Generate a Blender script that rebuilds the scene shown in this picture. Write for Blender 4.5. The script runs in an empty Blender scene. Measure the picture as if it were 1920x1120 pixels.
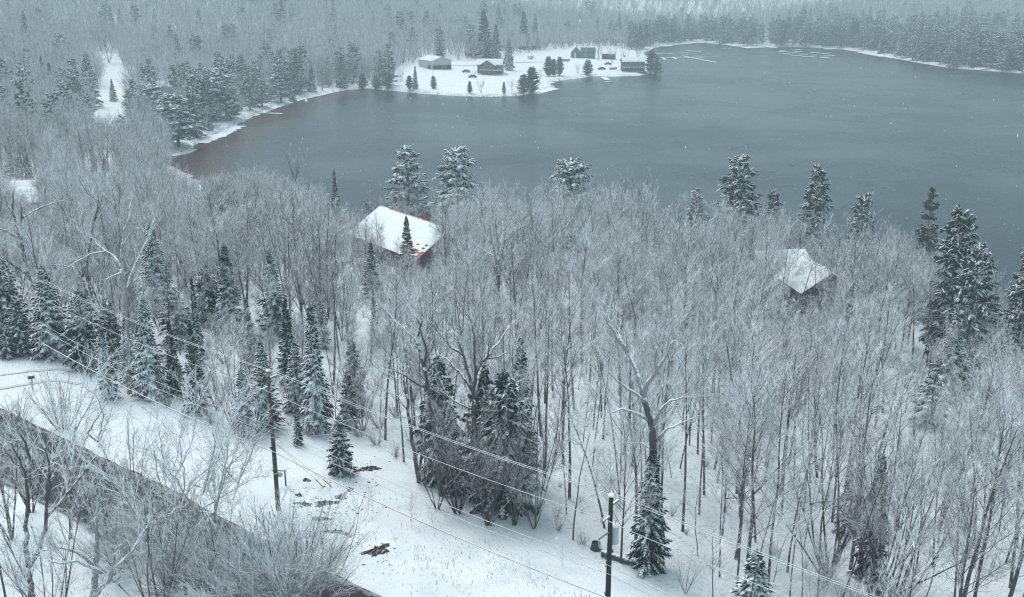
import bpy, math, random
import numpy as np
from mathutils import Vector

# ------------------------------------------------------------------ camera, light, exposure
SC = bpy.context.scene
COL = SC.collection
FPX = 1900.0                       # focal length in photograph pixels (1920 wide)
PITCH = math.atan(595.0 / FPX)     # camera looks down by this much
CZ = 50.0                          # camera height over the lake

cam_d = bpy.data.cameras.new('camera')
cam = bpy.data.objects.new('camera', cam_d)
COL.objects.link(cam)
cam.location = (0, 0, CZ)
cam.rotation_euler = (math.pi / 2 - PITCH, 0, 0)
cam_d.sensor_width = 36.0
cam_d.lens = FPX / 1920.0 * 36.0
cam_d.clip_start = 0.3
cam_d.clip_end = 9000.0
SC.camera = cam

SUN_EL, SUN_AZ = math.radians(60), math.radians(322)   # azimuth clockwise from +Y: high beyond the lake, veiled by cloud
w = bpy.data.worlds.new('World')
SC.world = w
w.use_nodes = True
wn = w.node_tree
bg = wn.nodes['Background']
sky = wn.nodes.new('ShaderNodeTexSky')
sky.sky_type = 'NISHITA'
sky.sun_disc = False
sky.sun_elevation = SUN_EL
sky.sun_rotation = SUN_AZ
sky.air_density = 1.0
sky.dust_density = 6.0
sky.ozone_density = 2.0
hs = wn.nodes.new('ShaderNodeHueSaturation')       # an overcast sky: nearly grey, slightly cool
hs.inputs['Saturation'].default_value = 0.30
ov = wn.nodes.new('ShaderNodeMix'); ov.data_type = 'RGBA'
ov.inputs['Factor'].default_value = 0.65
wn.links.new(sky.outputs[0], hs.inputs['Color'])
wn.links.new(hs.outputs[0], ov.inputs['A'])
ov.inputs['B'].default_value = (3.75, 5.35, 6.1, 1)
wn.links.new(ov.outputs['Result'], bg.inputs['Color'])
bg.inputs['Strength'].default_value = 0.13

sun_d = bpy.data.lights.new('sun', 'SUN')
sun_d.energy = 1.3
sun_d.angle = math.radians(30)
sun_d.color = (1.0, 0.98, 0.96)
sun = bpy.data.objects.new('sun', sun_d)
COL.objects.link(sun)
sdir = Vector((math.sin(SUN_AZ) * math.cos(SUN_EL), math.cos(SUN_AZ) * math.cos(SUN_EL), math.sin(SUN_EL)))
sun.rotation_euler = sdir.to_track_quat('Z', 'Y').to_euler()
sun.location = (-40, 60, 120)

SC.view_settings.view_transform = 'Standard'
SC.view_settings.look = 'None'
SC.view_settings.gamma = 1.0
SC.view_settings.use_curve_mapping = False
SC.view_settings.exposure = 0.56
SC.render.engine = 'CYCLES'
SC.cycles.max_bounces = 5
SC.cycles.diffuse_bounces = 3
SC.cycles.glossy_bounces = 2
SC.cycles.volume_bounces = 0
SC.cycles.use_denoising = True
SC.cycles.denoiser = 'OPENIMAGEDENOISE'
SC.cycles.denoising_input_passes = 'RGB_ALBEDO_NORMAL'
SC.cycles.denoising_prefilter = 'NONE'
SC.cycles.use_adaptive_sampling = False
SC.cycles.filter_width = 1.2
HAZE_DENSITY = 0.00078
HAZE_COLOR = (0.76, 0.90, 0.95, 1)

RNG = np.random.default_rng(7)
random.seed(7)

# ------------------------------------------------------------------ pixel <-> world
SP, CP = math.sin(PITCH), math.cos(PITCH)
def ray(px, py):
    u, v = (px - 960.0) / FPX, (560.0 - py) / FPX
    return np.array([u, CP + v * SP, -SP + v * CP])
def proj(x, y, z):
    dx, dy, dz = np.asarray(x, float), np.asarray(y, float), np.asarray(z, float) - CZ
    dep = dy * CP - dz * SP
    up = dy * SP + dz * CP
    return 960 + FPX * dx / dep, 560 - FPX * up / dep
def on_plane(px, py, z=0.0):
    r = ray(px, py)
    t = (z - CZ) / r[2]
    return np.array([r[0] * t, r[1] * t, z])

# ------------------------------------------------------------------ the lie of the land
near_px = [(415, 355), (497, 411), (701, 446), (960, 465), (1162, 472), (1381, 493), (1521, 516), (1648, 560), (1767, 628), (1900, 679), (2257, 730), (3073, 780)]
far_px = [(2150, 165), (2000, 145), (1920, 138), (1850, 133), (1780, 127), (1700, 113), (1615, 96), (1560, 91), (1480, 88), (1400, 89), (1310, 79),
          (1262, 83), (1228, 90), (1206, 100), (1215, 108), (1236, 122), (1233, 135), (1200, 142), (1150, 144), (1112, 143), (1080, 148), (1045, 152), (1032, 157),
          (1040, 165), (1010, 172), (980, 179), (930, 182), (880, 181), (820, 178), (740, 171), (690, 166), (650, 169), (600, 178), (545, 192),
          (520, 200), (475, 218), (442, 236), (405, 254), (372, 268), (350, 284), (312, 292), (306, 302), (330, 318)]
LAKE = np.array([tuple(on_plane(*p)[:2]) for p in near_px] + [(1500, 90)] + [tuple(on_plane(*p)[:2]) for p in far_px])
LA, LB = LAKE, np.roll(LAKE, -1, axis=0)

def shore_dist(x, y):
    """signed distance to the lake's edge: positive on land"""
    x, y = np.asarray(x, float).ravel(), np.asarray(y, float).ravel()
    best = np.full(x.shape, 1e18)
    inside = np.zeros(x.shape, bool)
    for (ax, ay), (bx, by) in zip(LA, LB):
        ex, ey = bx - ax, by - ay
        t = np.clip(((x - ax) * ex + (y - ay) * ey) / (ex * ex + ey * ey), 0, 1)
        best = np.minimum(best, (x - ax - t * ex) ** 2 + (y - ay - t * ey) ** 2)
        c = ((ay > y) != (by > y))
        with np.errstate(divide='ignore', invalid='ignore'):
            xi = ax + (y - ay) * ex / (ey if ey != 0 else 1e-12)
        inside ^= c & (x < xi)
    d = np.sqrt(best)
    return np.where(inside, -d, d)
def ss(a, b, x):
    t = np.clip((x - a) / (b - a), 0, 1)
    return t * t * (3 - 2 * t)
def wob(x, y, s, k=0.0):
    return (np.sin(x / s + 1.3 + k) * np.cos(y / s * 1.17 + 0.7 + k) + 0.5 * np.sin((x + y) / s * 1.9 + k) + 0.25 * np.cos((x - 2 * y) / s * 1.6 + 2 + k)) / 1.75
def terrain(x, y, d=None):
    sh = np.shape(x)
    x, y = np.asarray(x, float).ravel(), np.asarray(y, float).ravel()
    if d is None:
        d = shore_dist(x, y)
    dw = d + 1.1 * wob(x, y, 3.1) * ss(0, 60, np.abs(y)) + 0.6 * wob(x, y, 1.3, 2)
    near = 0.45 * ss(0, 2.5, dw) + 15.5 * ss(0, 125, d) + 0.35 * wob(x, y, 9) * ss(10, 40, d) + 0.15 * wob(x, y, 2.7, 4) * ss(6, 20, d) + 0.05 * wob(x, y, 1.1, 9) * ss(6, 20, d)
    far = 0.7 * ss(0, 3, dw) + 0.02 * d + 0.15 * (np.log1p(np.exp(np.clip((d - 105) / 35, -20, 30))) * 35) + 2.5 * wob(x, y, 47) * ss(40, 160, d)
    far = np.where(far > 75, 75 + 20 * np.tanh((far - 75) / 60), far)
    far = far * (1 - 0.45 * ss(420, 1000, x) * ss(700, 1200, y))
    wn_ = 1 - ss(235, 340, y)
    z = near * wn_ + far * (1 - wn_)
    z = np.where(dw < 0, np.maximum(-3.0, dw * 0.35) - 0.05, z)
    return z.reshape(sh) if sh else float(z[0])
def ground(px, py):
    r = ray(px, py)
    t = np.concatenate([np.linspace(25, 260, 1000), np.geomspace(260.2, 4500, 1600)])
    x, y, z = r[0] * t, r[1] * t, CZ + r[2] * t
    g = np.maximum(terrain(x, y), 0)
    k = np.argmax(z <= g)
    if k == 0:
        k = len(t) - 1
    a = (z[k - 1] - g[k - 1]) / max(1e-9, (z[k - 1] - g[k - 1]) - (z[k] - g[k]))
    tt = t[k - 1] + a * (t[k] - t[k - 1])
    p = r * tt
    return np.array([p[0], p[1], max(0.0, terrain(p[0], p[1]))])
def place_top(px, py, h):
    """where a thing of height h stands whose tip shows at this pixel"""
    r = ray(px, py)
    t = np.concatenate([np.linspace(20, 260, 1200), np.geomspace(260.2, 3300, 1500)])
    x, y, z = r[0] * t, r[1] * t, CZ + r[2] * t
    g = terrain(x, y)
    k = int(np.argmax((z <= g + h) & (g > 0)))
    return np.array([x[k], y[k], g[k]])
def stand(px, ytop, ybase):
    """foot position and height of an upright thing from its foot and tip"""
    p = ground(px, ybase)
    r = ray(px, ytop)
    return p, CZ + r[2] * p[1] / r[1] - p[2]

# ------------------------------------------------------------------ objects
def tag(o, label=None, cat=None, group=None, kind=None):
    if label: o['label'] = label
    if cat: o['category'] = cat
    if group: o['group'] = group
    if kind: o['kind'] = kind
    return o
def thing(name, label, cat, loc=(0, 0, 0), rz=0.0, group=None, scale=1.0):
    o = bpy.data.objects.new(name, None)
    COL.objects.link(o)
    o.location = loc
    o.rotation_euler = (0, 0, rz)
    o.scale = (scale,) * 3
    o.empty_display_size = 0.3
    return tag(o, label, cat, group)
def put(name, me, parent=None, loc=None, rot=None, scale=None):
    o = bpy.data.objects.new(name, me)
    COL.objects.link(o)
    if parent: o.parent = parent
    if loc is not None: o.location = loc
    if rot is not None: o.rotation_euler = rot
    if scale is not None: o.scale = (scale,) * 3
    return o
def make_mesh(name, verts, faces, mat=None, smooth=False):
    """verts (n,3); faces: (m,4) or (m,3) array or list of such arrays"""
    fl = faces if isinstance(faces, list) else [faces]
    fl = [np.asarray(f, np.int32) for f in fl if len(f)]
    me = bpy.data.meshes.new(name)
    me.vertices.add(len(verts))
    me.vertices.foreach_set('co', np.asarray(verts, np.float32).ravel())
    nl = sum(f.size for f in fl)
    npoly = sum(len(f) for f in fl)
    me.loops.add(nl)
    me.loops.foreach_set('vertex_index', np.concatenate([f.ravel() for f in fl]))
    me.polygons.add(npoly)
    tot = np.concatenate([np.full(len(f), f.shape[1], np.int32) for f in fl])
    start = np.concatenate([[0], np.cumsum(tot)[:-1]]).astype(np.int32)
    me.polygons.foreach_set('loop_start', start)
    me.polygons.foreach_set('loop_total', tot)
    me.polygons.foreach_set('use_smooth', np.full(npoly, smooth, bool))
    me.update(calc_edges=True)
    me.validate()
    if mat: me.materials.append(mat)
    return me
def prisms(P0, P1, R0, R1, n):
    """open n-sided tapered prisms, one per segment"""
    P0, P1 = np.asarray(P0, float), np.asarray(P1, float)
    R0, R1 = np.asarray(R0, float), np.asarray(R1, float)
    d = P1 - P0
    d /= np.maximum(np.linalg.norm(d, axis=1, keepdims=True), 1e-9)
    ref = np.where(np.abs(d[:, 2:3]) > 0.9, np.array([[1.0, 0, 0]]), np.array([[0, 0, 1.0]]))
    u = np.cross(d, ref); u /= np.linalg.norm(u, axis=1, keepdims=True)
    v = np.cross(u, d)
    ang = np.arange(n) * 2 * math.pi / n + 0.5
    c = np.cos(ang)[None, :, None] * u[:, None] + np.sin(ang)[None, :, None] * v[:, None]
    A = P0[:, None] + c * R0[:, None, None]
    B = P1[:, None] + c * R1[:, None, None]
    V = np.concatenate([A, B], axis=1).reshape(-1, 3)
    b = (np.arange(len(P0)) * 2 * n)[:, None]
    i = np.arange(n)[None]
    j = (i + 1) % n
    Fq = np.stack([b + j, b + i, b + n + i, b + n + j], axis=-1).reshape(-1, 4)
    return V, Fq
class MB:
    """collects geometry for ONE mesh"""
    def __init__(s): s.V, s.F3, s.F4, s.n = [], [], [], 0
    def add(s, V, F):
        V = np.asarray(V, float); F = np.asarray(F, np.int64)
        s.V.append(V)
        (s.F4 if F.shape[1] == 4 else s.F3).append(F + s.n)
        s.n += len(V)
        return s
    def seg(s, P0, P1, R0, R1, n=6):
        return s.add(*prisms(P0, P1, R0, R1, n))
    def tube(s, pts, r, n=8, caps=True):
        pts = np.asarray(pts, float); m = len(pts)
        r = np.full(m, r, float) if np.isscalar(r) else np.asarray(r, float)
        t = np.gradient(pts, axis=0); t /= np.maximum(np.linalg.norm(t, axis=1, keepdims=True), 1e-9)
        ref = np.array([1.0, 0, 0]) if abs(t[:, 2]).mean() > 0.7 else np.array([0, 0, 1.0])
        u = np.cross(t, ref); u /= np.maximum(np.linalg.norm(u, axis=1, keepdims=True), 1e-9)
        v = np.cross(u, t)
        a = np.arange(n) * 2 * math.pi / n
        V = pts[:, None] + r[:, None, None] * (np.cos(a)[None, :, None] * u[:, None] + np.sin(a)[None, :, None] * v[:, None])
        V = V.reshape(-1, 3)
        F = [[k * n + (i + 1) % n, k * n + i, (k + 1) * n + i, (k + 1) * n + (i + 1) % n] for k in range(m - 1) for i in range(n)]
        base = s.n
        s.add(V, F)
        if caps:
            for row, rev in ((0, 0), (m - 1, 1)):
                s.V.append(pts[row:row + 1]); ci = s.n; s.n += 1
                f = [[base + row * n + i, base + row * n + (i + 1) % n, ci] for i in range(n)]
                s.F3.append(np.array([x[::-1] if rev else x for x in f]) if not rev else np.array([[x[1], x[0], x[2]] for x in f]))
        return s
    def box(s, c, size, rz=0.0):
        x, y, z = [q / 2 for q in size]
        V = np.array([(-x, -y, -z), (x, -y, -z), (x, y, -z), (-x, y, -z), (-x, -y, z), (x, -y, z), (x, y, z), (-x, y, z)])
        if rz:
            ca, sa = math.cos(rz), math.sin(rz)
            V = np.c_[V[:, 0] * ca - V[:, 1] * sa, V[:, 0] * sa + V[:, 1] * ca, V[:, 2]]
        return s.add(V + np.array(c, float), [(0, 3, 2, 1), (4, 5, 6, 7), (0, 1, 5, 4), (1, 2, 6, 5), (2, 3, 7, 6), (3, 0, 4, 7)])
    def mesh(s, name, mat=None, smooth=False):
        fl = []
        if s.F4: fl.append(np.concatenate(s.F4))
        if s.F3: fl.append(np.concatenate(s.F3))
        return make_mesh(name, np.concatenate(s.V), fl, mat, smooth)
    def build(s, name, mat, parent=None, smooth=False, **k):
        return put(name, s.mesh(name, mat, smooth), parent, **k)

# ------------------------------------------------------------------ materials
def new_mat(name):
    m = bpy.data.materials.new(name); m.use_nodes = True
    nt = m.node_tree
    return m, nt, nt.nodes['Principled BSDF']
def N(nt, typ, **kw):
    n = nt.nodes.new(typ)
    for k, v in kw.items():
        if k in n.inputs: n.inputs[k].default_value = v
        else: setattr(n, k, v)
    return n
def mth(nt, op, a, b=None, clamp=False):
    n = nt.nodes.new('ShaderNodeMath'); n.operation = op; n.use_clamp = clamp
    for i, q in enumerate((a, b)):
        if q is None: continue
        if isinstance(q, (int, float)): n.inputs[i].default_value = q
        else: nt.links.new(q, n.inputs[i])
    return n.outputs[0]
def mixc(nt, f, a, b):
    n = nt.nodes.new('ShaderNodeMix'); n.data_type = 'RGBA'
    for nm, q in (('Factor', f), ('A', a), ('B', b)):
        s_ = n.inputs[nm] if nm == 'Factor' else [i for i in n.inputs if i.name == nm and i.type == 'RGBA'][0]
        if isinstance(q, (int, float)): s_.default_value = q
        elif isinstance(q, tuple): s_.default_value = (*q, 1) if len(q) == 3 else q
        else: nt.links.new(q, s_)
    return [o for o in n.outputs if o.type == 'RGBA'][0]
def noise(nt, scale, detail=2.0, rough=0.5, coord='Object'):
    tc = nt.nodes.new('ShaderNodeTexCoord')
    n = N(nt, 'ShaderNodeTexNoise'); n.inputs['Scale'].default_value = scale
    n.inputs['Detail'].default_value = detail; n.inputs['Roughness'].default_value = rough
    nt.links.new(tc.outputs[coord], n.inputs['Vector'])
    return n.outputs['Fac']
def ramp(nt, fac, a, b, c0=(0, 0, 0), c1=(1, 1, 1)):
    r = nt.nodes.new('ShaderNodeMapRange'); r.interpolation_type = 'SMOOTHSTEP'
    nt.links.new(fac, r.inputs['Value'])
    r.inputs['From Min'].default_value = a; r.inputs['From Max'].default_value = b
    return r.outputs['Result']
SNOW = (0.80, 0.83, 0.85)
def snowy(name, base, base2, lo, hi, nscale=6.0, namt=0.6, rough=0.85, vary=0.25, bump=0.0, base_snow=0.0):
    """a rough stuff that carries snow on whatever faces up"""
    m, nt, b = new_mat(name)
    geo = nt.nodes.new('ShaderNodeNewGeometry')
    sep = nt.nodes.new('ShaderNodeSeparateXYZ')
    nt.links.new(geo.outputs['Normal'], sep.inputs[0])
    flip = mth(nt, 'MULTIPLY_ADD', geo.outputs['Backfacing'], -2.0); flip.node.inputs[2].default_value = 1.0
    nz = mth(nt, 'MULTIPLY', sep.outputs['Z'], flip)
    nf = noise(nt, nscale, 2.0)
    oi = nt.nodes.new('ShaderNodeObjectInfo')
    k = mth(nt, 'MULTIPLY_ADD', mth(nt, 'SUBTRACT', nf, 0.5), namt * 2); nt.links.new(nz, k.node.inputs[2])
    k = mth(nt, 'ADD', k, mth(nt, 'MULTIPLY', mth(nt, 'SUBTRACT', oi.outputs['Random'], 0.5), vary))
    f = ramp(nt, k, lo, hi)
    if base_snow: f = mth(nt, 'MAXIMUM', f, base_snow)
    col = mixc(nt, mth(nt, 'MULTIPLY', oi.outputs['Random'], 1.0), base, base2)
    col = mixc(nt, ramp(nt, noise(nt, nscale * 0.6, 3.0), 0.35, 0.65), col, tuple(min(1, q * 1.5) for q in base))
    nt.links.new(mixc(nt, f, col, SNOW), b.inputs['Base Color'])
    b.inputs['Roughness'].default_value = rough
    b.inputs['Specular IOR Level'].default_value = 0.15
    return m
def plain(name, col, rough=0.7, var=0.2, scale=3.0, metal=0.0, bump=0.0):
    m, nt, b = new_mat(name)
    c2 = tuple(q * (1 - var) for q in col)
    nt.links.new(mixc(nt, ramp(nt, noise(nt, scale, 4.0), 0.3, 0.7), col, c2), b.inputs['Base Color'])
    b.inputs['Roughness'].default_value = rough
    b.inputs['Metallic'].default_value = metal
    if bump:
        bp = N(nt, 'ShaderNodeBump'); bp.inputs['Strength'].default_value = bump
        nt.links.new(noise(nt, scale * 6, 4.0), bp.inputs['Height'])
        nt.links.new(bp.outputs[0], b.inputs['Normal'])
    return m
M = {}
M['bark'] = snowy('bark_snow_topped', (0.042, 0.036, 0.034), (0.085, 0.07, 0.066), 0.30, 0.80, 5.0, 0.7, base_snow=0.03)
M['bark_pale'] = snowy('pale_bark_snow_plastered', (0.16, 0.155, 0.15), (0.2, 0.19, 0.18), 0.05, 0.45, 6.0, 0.8, base_snow=0.12)
M['twig'] = snowy('twigs_rimed_with_snow', (0.135, 0.098, 0.102), (0.185, 0.148, 0.15), -0.65, 0.42, 1.4, 0.9, vary=.6, base_snow=0.30)
M['twig_far'] = snowy('far_twigs_thick_with_rime', (0.12, 0.10, 0.102), (0.19, 0.165, 0.165), -0.85, 0.40, 0.8, 0.6, vary=0.5, base_snow=0.46)
M['twig_dark'] = snowy('dark_twigs_snow_topped', (0.075, 0.058, 0.054), (0.125, 0.095, 0.09), 0.05, 0.7, 3.0, 0.5, base_snow=0.05)
M['twig_brown'] = snowy('rusty_stems', (0.30, 0.19, 0.12), (0.34, 0.22, 0.13), 0.6, 1.1, 3.0, 0.4)
M['needle'] = snowy('spruce_needles_with_snow', (0.014, 0.025, 0.019), (0.026, 0.038, 0.028), 0.46, 0.86, 1.2, 0.6, vary=.45)
M['needle_pine'] = snowy('pine_needles_with_snow', (0.020, 0.034, 0.025), (0.030, 0.046, 0.033), 0.55, 0.86, 1.7, 0.7)
M['needle_bare'] = snowy('cedar_needles_little_snow', (0.036, 0.052, 0.040), (0.052, 0.066, 0.052), 0.75, 1.25, 2.0, 0.6)
M['needle_hemlock'] = snowy('hemlock_needles_thin_snow', (0.030, 0.036, 0.028), (0.045, 0.046, 0.038), 0.55, 0.90, 1.6, 0.8)
M['snow'] = plain('settled_snow', SNOW, 0.9, 0.05, 1.5, bump=0.15)
# ------------------------------------------------------------------ setting: ground, lake, road
def ground_material():
    m, nt, b = new_mat('snow_over_rough_grass')
    n1 = noise(nt, 0.35, 3.0); n2 = noise(nt, 3.2, 5.0, 0.65); n3 = noise(nt, 14.0, 4.0, 0.6)
    at = nt.nodes.new('ShaderNodeAttribute'); at.attribute_name = 'litter_shade'
    k = mth(nt, 'MULTIPLY', ramp(nt, n2, 0.52, 0.74), at.outputs['Fac'])
    k2 = mth(nt, 'MULTIPLY', ramp(nt, n3, 0.50, 0.72), at.outputs['Fac'])
    k = mth(nt, 'MAXIMUM', mth(nt, 'MULTIPLY', k, 0.75), mth(nt, 'MULTIPLY', k2, 0.55), True)
    sn = mixc(nt, ramp(nt, n1, 0.35, 0.7), (0.83, 0.85, 0.87), (0.74, 0.77, 0.80))
    col = mixc(nt, k, sn, (0.20, 0.17, 0.145))
    bk = nt.nodes.new('ShaderNodeAttribute'); bk.attribute_name = 'bank'
    rock = mth(nt, 'MULTIPLY', bk.outputs['Fac'], ramp(nt, noise(nt, 0.9, 4.0), 0.46, 0.58))
    col = mixc(nt, rock, col, (0.075, 0.062, 0.05))
    nt.links.new(col, b.inputs['Base Color'])
    b.inputs['Roughness'].default_value = 0.9
    b.inputs['Specular IOR Level'].default_value = 0.2
    bp = N(nt, 'ShaderNodeBump'); bp.inputs['Strength'].default_value = 0.7; bp.inputs['Distance'].default_value = 0.2
    nt.links.new(mth(nt, 'ADD', n2, mth(nt, 'MULTIPLY', n3, 0.5)), bp.inputs['Height'])
    nt.links.new(bp.outputs[0], b.inputs['Normal'])
    return m
nr, na = 420, 480
rr = np.geomspace(56, 3400, nr)
aa = np.radians(np.linspace(-80, 80, na))
X = np.sin(aa)[None] * rr[:, None]
Y = np.cos(aa)[None] * rr[:, None] - 32
D = shore_dist(X, Y)
Z = terrain(X.ravel(), Y.ravel(), D)
i = np.arange(nr - 1)[:, None] * na + np.arange(na - 1)[None]
Fq = np.stack([i, i + na, i + na + 1, i + 1], -1).reshape(-1, 4)[:, ::-1]
me = make_mesh('ground', np.c_[X.ravel(), Y.ravel(), Z], Fq, ground_material(), True)
px, py = proj(X.ravel(), Y.ravel(), Z)
open_px = lambda x0, y0, x1, y1, p, q: ss(x0 - 40, x0 + 40, p) * (1 - ss(x1 - 40, x1 + 40, p)) * ss(y0 - 30, y0 + 30, q) * (1 - ss(y1 - 30, y1 + 30, q))
# how much grass, dead leaves and brush pokes through the snow: the rough verge, the wood floor, the far slopes
xr, yr = X.ravel(), Y.ravel()
lit = 0.45 + 0.25 * wob(xr, yr, 5.0) + 0.25 * wob(xr, yr, 17.0, 3)
lit = np.clip(lit, 0, 1)
inpoly0 = lambda a, b: b > np.interp(a, [-900, 0, 120, 200, 320, 420, 500, 570, 640, 700, 760, 860, 960, 1060, 1110, 1200, 1290, 1400], [560, 655, 690, 730, 775, 815, 842, 838, 800, 835, 890, 955, 985, 1008, 1050, 1085, 1140, 1400])
lit = np.where(inpoly0(px, py) | (yr > 300), lit * .5, np.clip(lit + .45, 0, 1))  # raised on the wood floor: its shade is painted in as extra dark specks
mow = ((yr > 400) & (D < 90) & (D > 0) & (px > 735) & (px < 1240))          # lawns on the point
lit = np.where(mow, 0.12 * lit, lit)
a = me.attributes.new('litter_shade', 'FLOAT', 'POINT'); a.data.foreach_set('value', lit.astype(np.float32))
bank = (1 - ss(0.3, 3.0, np.abs(D))) * 0.9
a = me.attributes.new('bank', 'FLOAT', 'POINT'); a.data.foreach_set('value', bank.astype(np.float32))
tag(put('ground', me), kind='structure')

def water_material():
    m, nt, b = new_mat('cold_lake_water')
    at = nt.nodes.new('ShaderNodeAttribute'); at.attribute_name = 'shallow'
    k = mth(nt, 'MULTIPLY', at.outputs['Fac'], ramp(nt, noise(nt, 0.10, 3.0), 0.15, 0.5))
    nt.links.new(mixc(nt, k, (0.012, 0.026, 0.036), (0.085, 0.045, 0.028)), b.inputs['Base Color'])
    b.inputs['Specular IOR Level'].default_value = 0.38
    b.inputs['IOR'].default_value = 1.33
    tc = nt.nodes.new('ShaderNodeTexCoord')
    mp = N(nt, 'ShaderNodeMapping'); mp.inputs['Scale'].default_value = (0.8, 1.5, 1)
    mp.inputs['Rotation'].default_value = (0, 0, 0.35)
    nt.links.new(tc.outputs['Object'], mp.inputs['Vector'])
    n1 = N(nt, 'ShaderNodeTexNoise'); n1.inputs['Scale'].default_value = 0.75; n1.inputs['Detail'].default_value = 5
    n1.inputs['Roughness'].default_value = 0.6
    nt.links.new(mp.outputs[0], n1.inputs['Vector'])
    wind = ramp(nt, noise(nt, 0.016, 5.0, 0.6), 0.38, 0.62)
    rg = mth(nt, 'MULTIPLY_ADD', wind, 0.12); rg.node.inputs[2].default_value = 0.18; nt.links.new(rg, b.inputs['Roughness'])
    bp = N(nt, 'ShaderNodeBump'); bp.inputs['Distance'].default_value = 0.45
    nt.links.new(mth(nt, 'MULTIPLY_ADD', wind, 0.35), bp.inputs['Strength']); bp.inputs['Strength'].links[0].from_node.inputs[2].default_value = 0.25
    nt.links.new(n1.outputs['Fac'], bp.inputs['Height'])
    nt.links.new(bp.outputs[0], b.inputs['Normal'])
    return m
gx = np.linspace(-300, 1700, 300); gy = np.linspace(60, 1300, 240)
WX, WY = np.meshgrid(gx, gy)
i = np.arange(239)[:, None] * 300 + np.arange(299)[None]
Fq = np.stack([i, i + 1, i + 301, i + 300], -1).reshape(-1, 4)
wme = make_mesh('lake', np.c_[WX.ravel(), WY.ravel(), np.zeros(WX.size)], Fq, water_material(), True)
wd = -shore_dist(WX, WY)
sh = (1 - ss(2, 28, wd)) * (1 - ss(-80, -50, WX.ravel())) * ss(200, 230, WY.ravel())
a = wme.attributes.new('shallow', 'FLOAT', 'POINT'); a.data.foreach_set('value', sh.astype(np.float32))
tag(put('lake', wme), kind='structure')

# the road, lower left: dark wet tarmac between snowy verges
ra, rb = ground(0, 772)[:2], ground(428, 985)[:2]
rdir = (rb - ra) / np.linalg.norm(rb - ra)
rnor = np.array([rdir[1], -rdir[0]])
if rnor[1] > 0: rnor = -rnor
ROAD_W = 6.2
ROAD_A, ROAD_DIR, ROAD_NOR = ra, rdir, rnor
def road_strip(o0, o1, lift, step=0.8, nx=6, wav=0.0, seed=0, t0=-120, t1=60):
    t = np.arange(t0, t1, step)
    o = np.linspace(o0, o1, nx)
    T_, O_ = np.meshgrid(t, o, indexing='ij')
    O_ = O_ + wav * wob(T_, O_ * 0 + seed, 0.9, seed) * 1.0
    x = ra[0] + rdir[0] * T_ + rnor[0] * O_
    y = ra[1] + rdir[1] * T_ + rnor[1] * O_
    zc = terrain(x.ravel(), y.ravel()).reshape(x.shape)
    z = zc * 0.4 + zc.max(axis=1, keepdims=True) * 0.6 + lift
    n = len(t)
    i = np.arange(n - 1)[:, None] * nx + np.arange(nx - 1)[None]
    return np.c_[x.ravel(), y.ravel(), z.ravel()], np.stack([i, i + nx, i + nx + 1, i + 1], -1).reshape(-1, 4)
def road_material():
    m, nt, b = new_mat('wet_tarmac_with_slush')
    n2 = noise(nt, 1.3, 5.0, 0.65)
    at = nt.nodes.new('ShaderNodeAttribute'); at.attribute_name = 'edge'
    k = ramp(nt, mth(nt, 'ADD', n2, mth(nt, 'MULTIPLY', at.outputs['Fac'], 0.35)), 0.66, 0.90)
    col = mixc(nt, ramp(nt, noise(nt, 0.8, 5.0), 0.35, 0.65), (0.026, 0.027, 0.029), (0.011, 0.012, 0.013))
    nt.links.new(mixc(nt, mth(nt, 'MULTIPLY', k, 0.55), col, (0.5, 0.52, 0.54)), b.inputs['Base Color'])
    b.inputs['Roughness'].default_value = 0.65; b.inputs['Specular IOR Level'].default_value = 0.25
    return m
V, Fq = road_strip(0.0, ROAD_W, 0.10, nx=21, wav=0.12)
rme = make_mesh('road', V, Fq[:, ::-1], road_material(), True)
o_ = np.tile(np.linspace(-1, 1, 21), len(V) // 21)
e = np.maximum(np.abs(o_) ** 6, .75 * np.exp(-(o_ / .13) ** 2) + .45 * np.exp(-((np.abs(o_) - .6) / .09) ** 2))
a = rme.attributes.new('edge', 'FLOAT', 'POINT'); a.data.foreach_set('value', e.astype(np.float32))
tag(put('road', rme), kind='structure')
# brown grit edge thrown up by the plough along the upper side
V, Fq = road_strip(-0.28, 0.05, 0.12, nx=4, wav=0.22, seed=3)
gm = plain('gritty_brown_verge', (0.085, 0.07, 0.055), 0.9, 0.45, 2.0, bump=0.5)
tag(put('road_edge', make_mesh('road_edge', V, Fq[:, ::-1], gm, True)), kind='structure')
# ------------------------------------------------------------------ bare trees
def unit(v):
    return v / max(1e-9, float(np.linalg.norm(v)))
class Segs:
    def __init__(s): s.a, s.b, s.r0, s.r1 = [], [], [], []
    def add(s, a, b, r0, r1):
        s.a.append(a); s.b.append(b); s.r0.append(r0); s.r1.append(r1)
    def into(s, mb, n):
        if s.a: mb.seg(s.a, s.b, s.r0, s.r1, n)
def perp(d, rnd):
    v = np.array([rnd.gauss(0, 1), rnd.gauss(0, 1), rnd.gauss(0, 1)])
    v -= d * v.dot(d)
    return unit(v)
def path(rnd, p, d, length, r0, r1, nseg, out, wig=0.10, up=0.05, droop=0.0):
    """a wandering branch; returns its points, directions, radii"""
    pts, dirs, rad = [p], [d], [r0]
    st = length / nseg
    for k in range(nseg):
        d = unit(d + np.array([rnd.gauss(0, wig), rnd.gauss(0, wig), rnd.gauss(0, wig) + up - droop * k / nseg]))
        q = p + d * st
        t = (k + 1) / nseg
        r = r0 + (r1 - r0) * t
        out.add(p, q + d * r * 0.3, rad[-1], r)
        pts.append(q); dirs.append(d); rad.append(r); p = q
    return pts, dirs, rad
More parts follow.
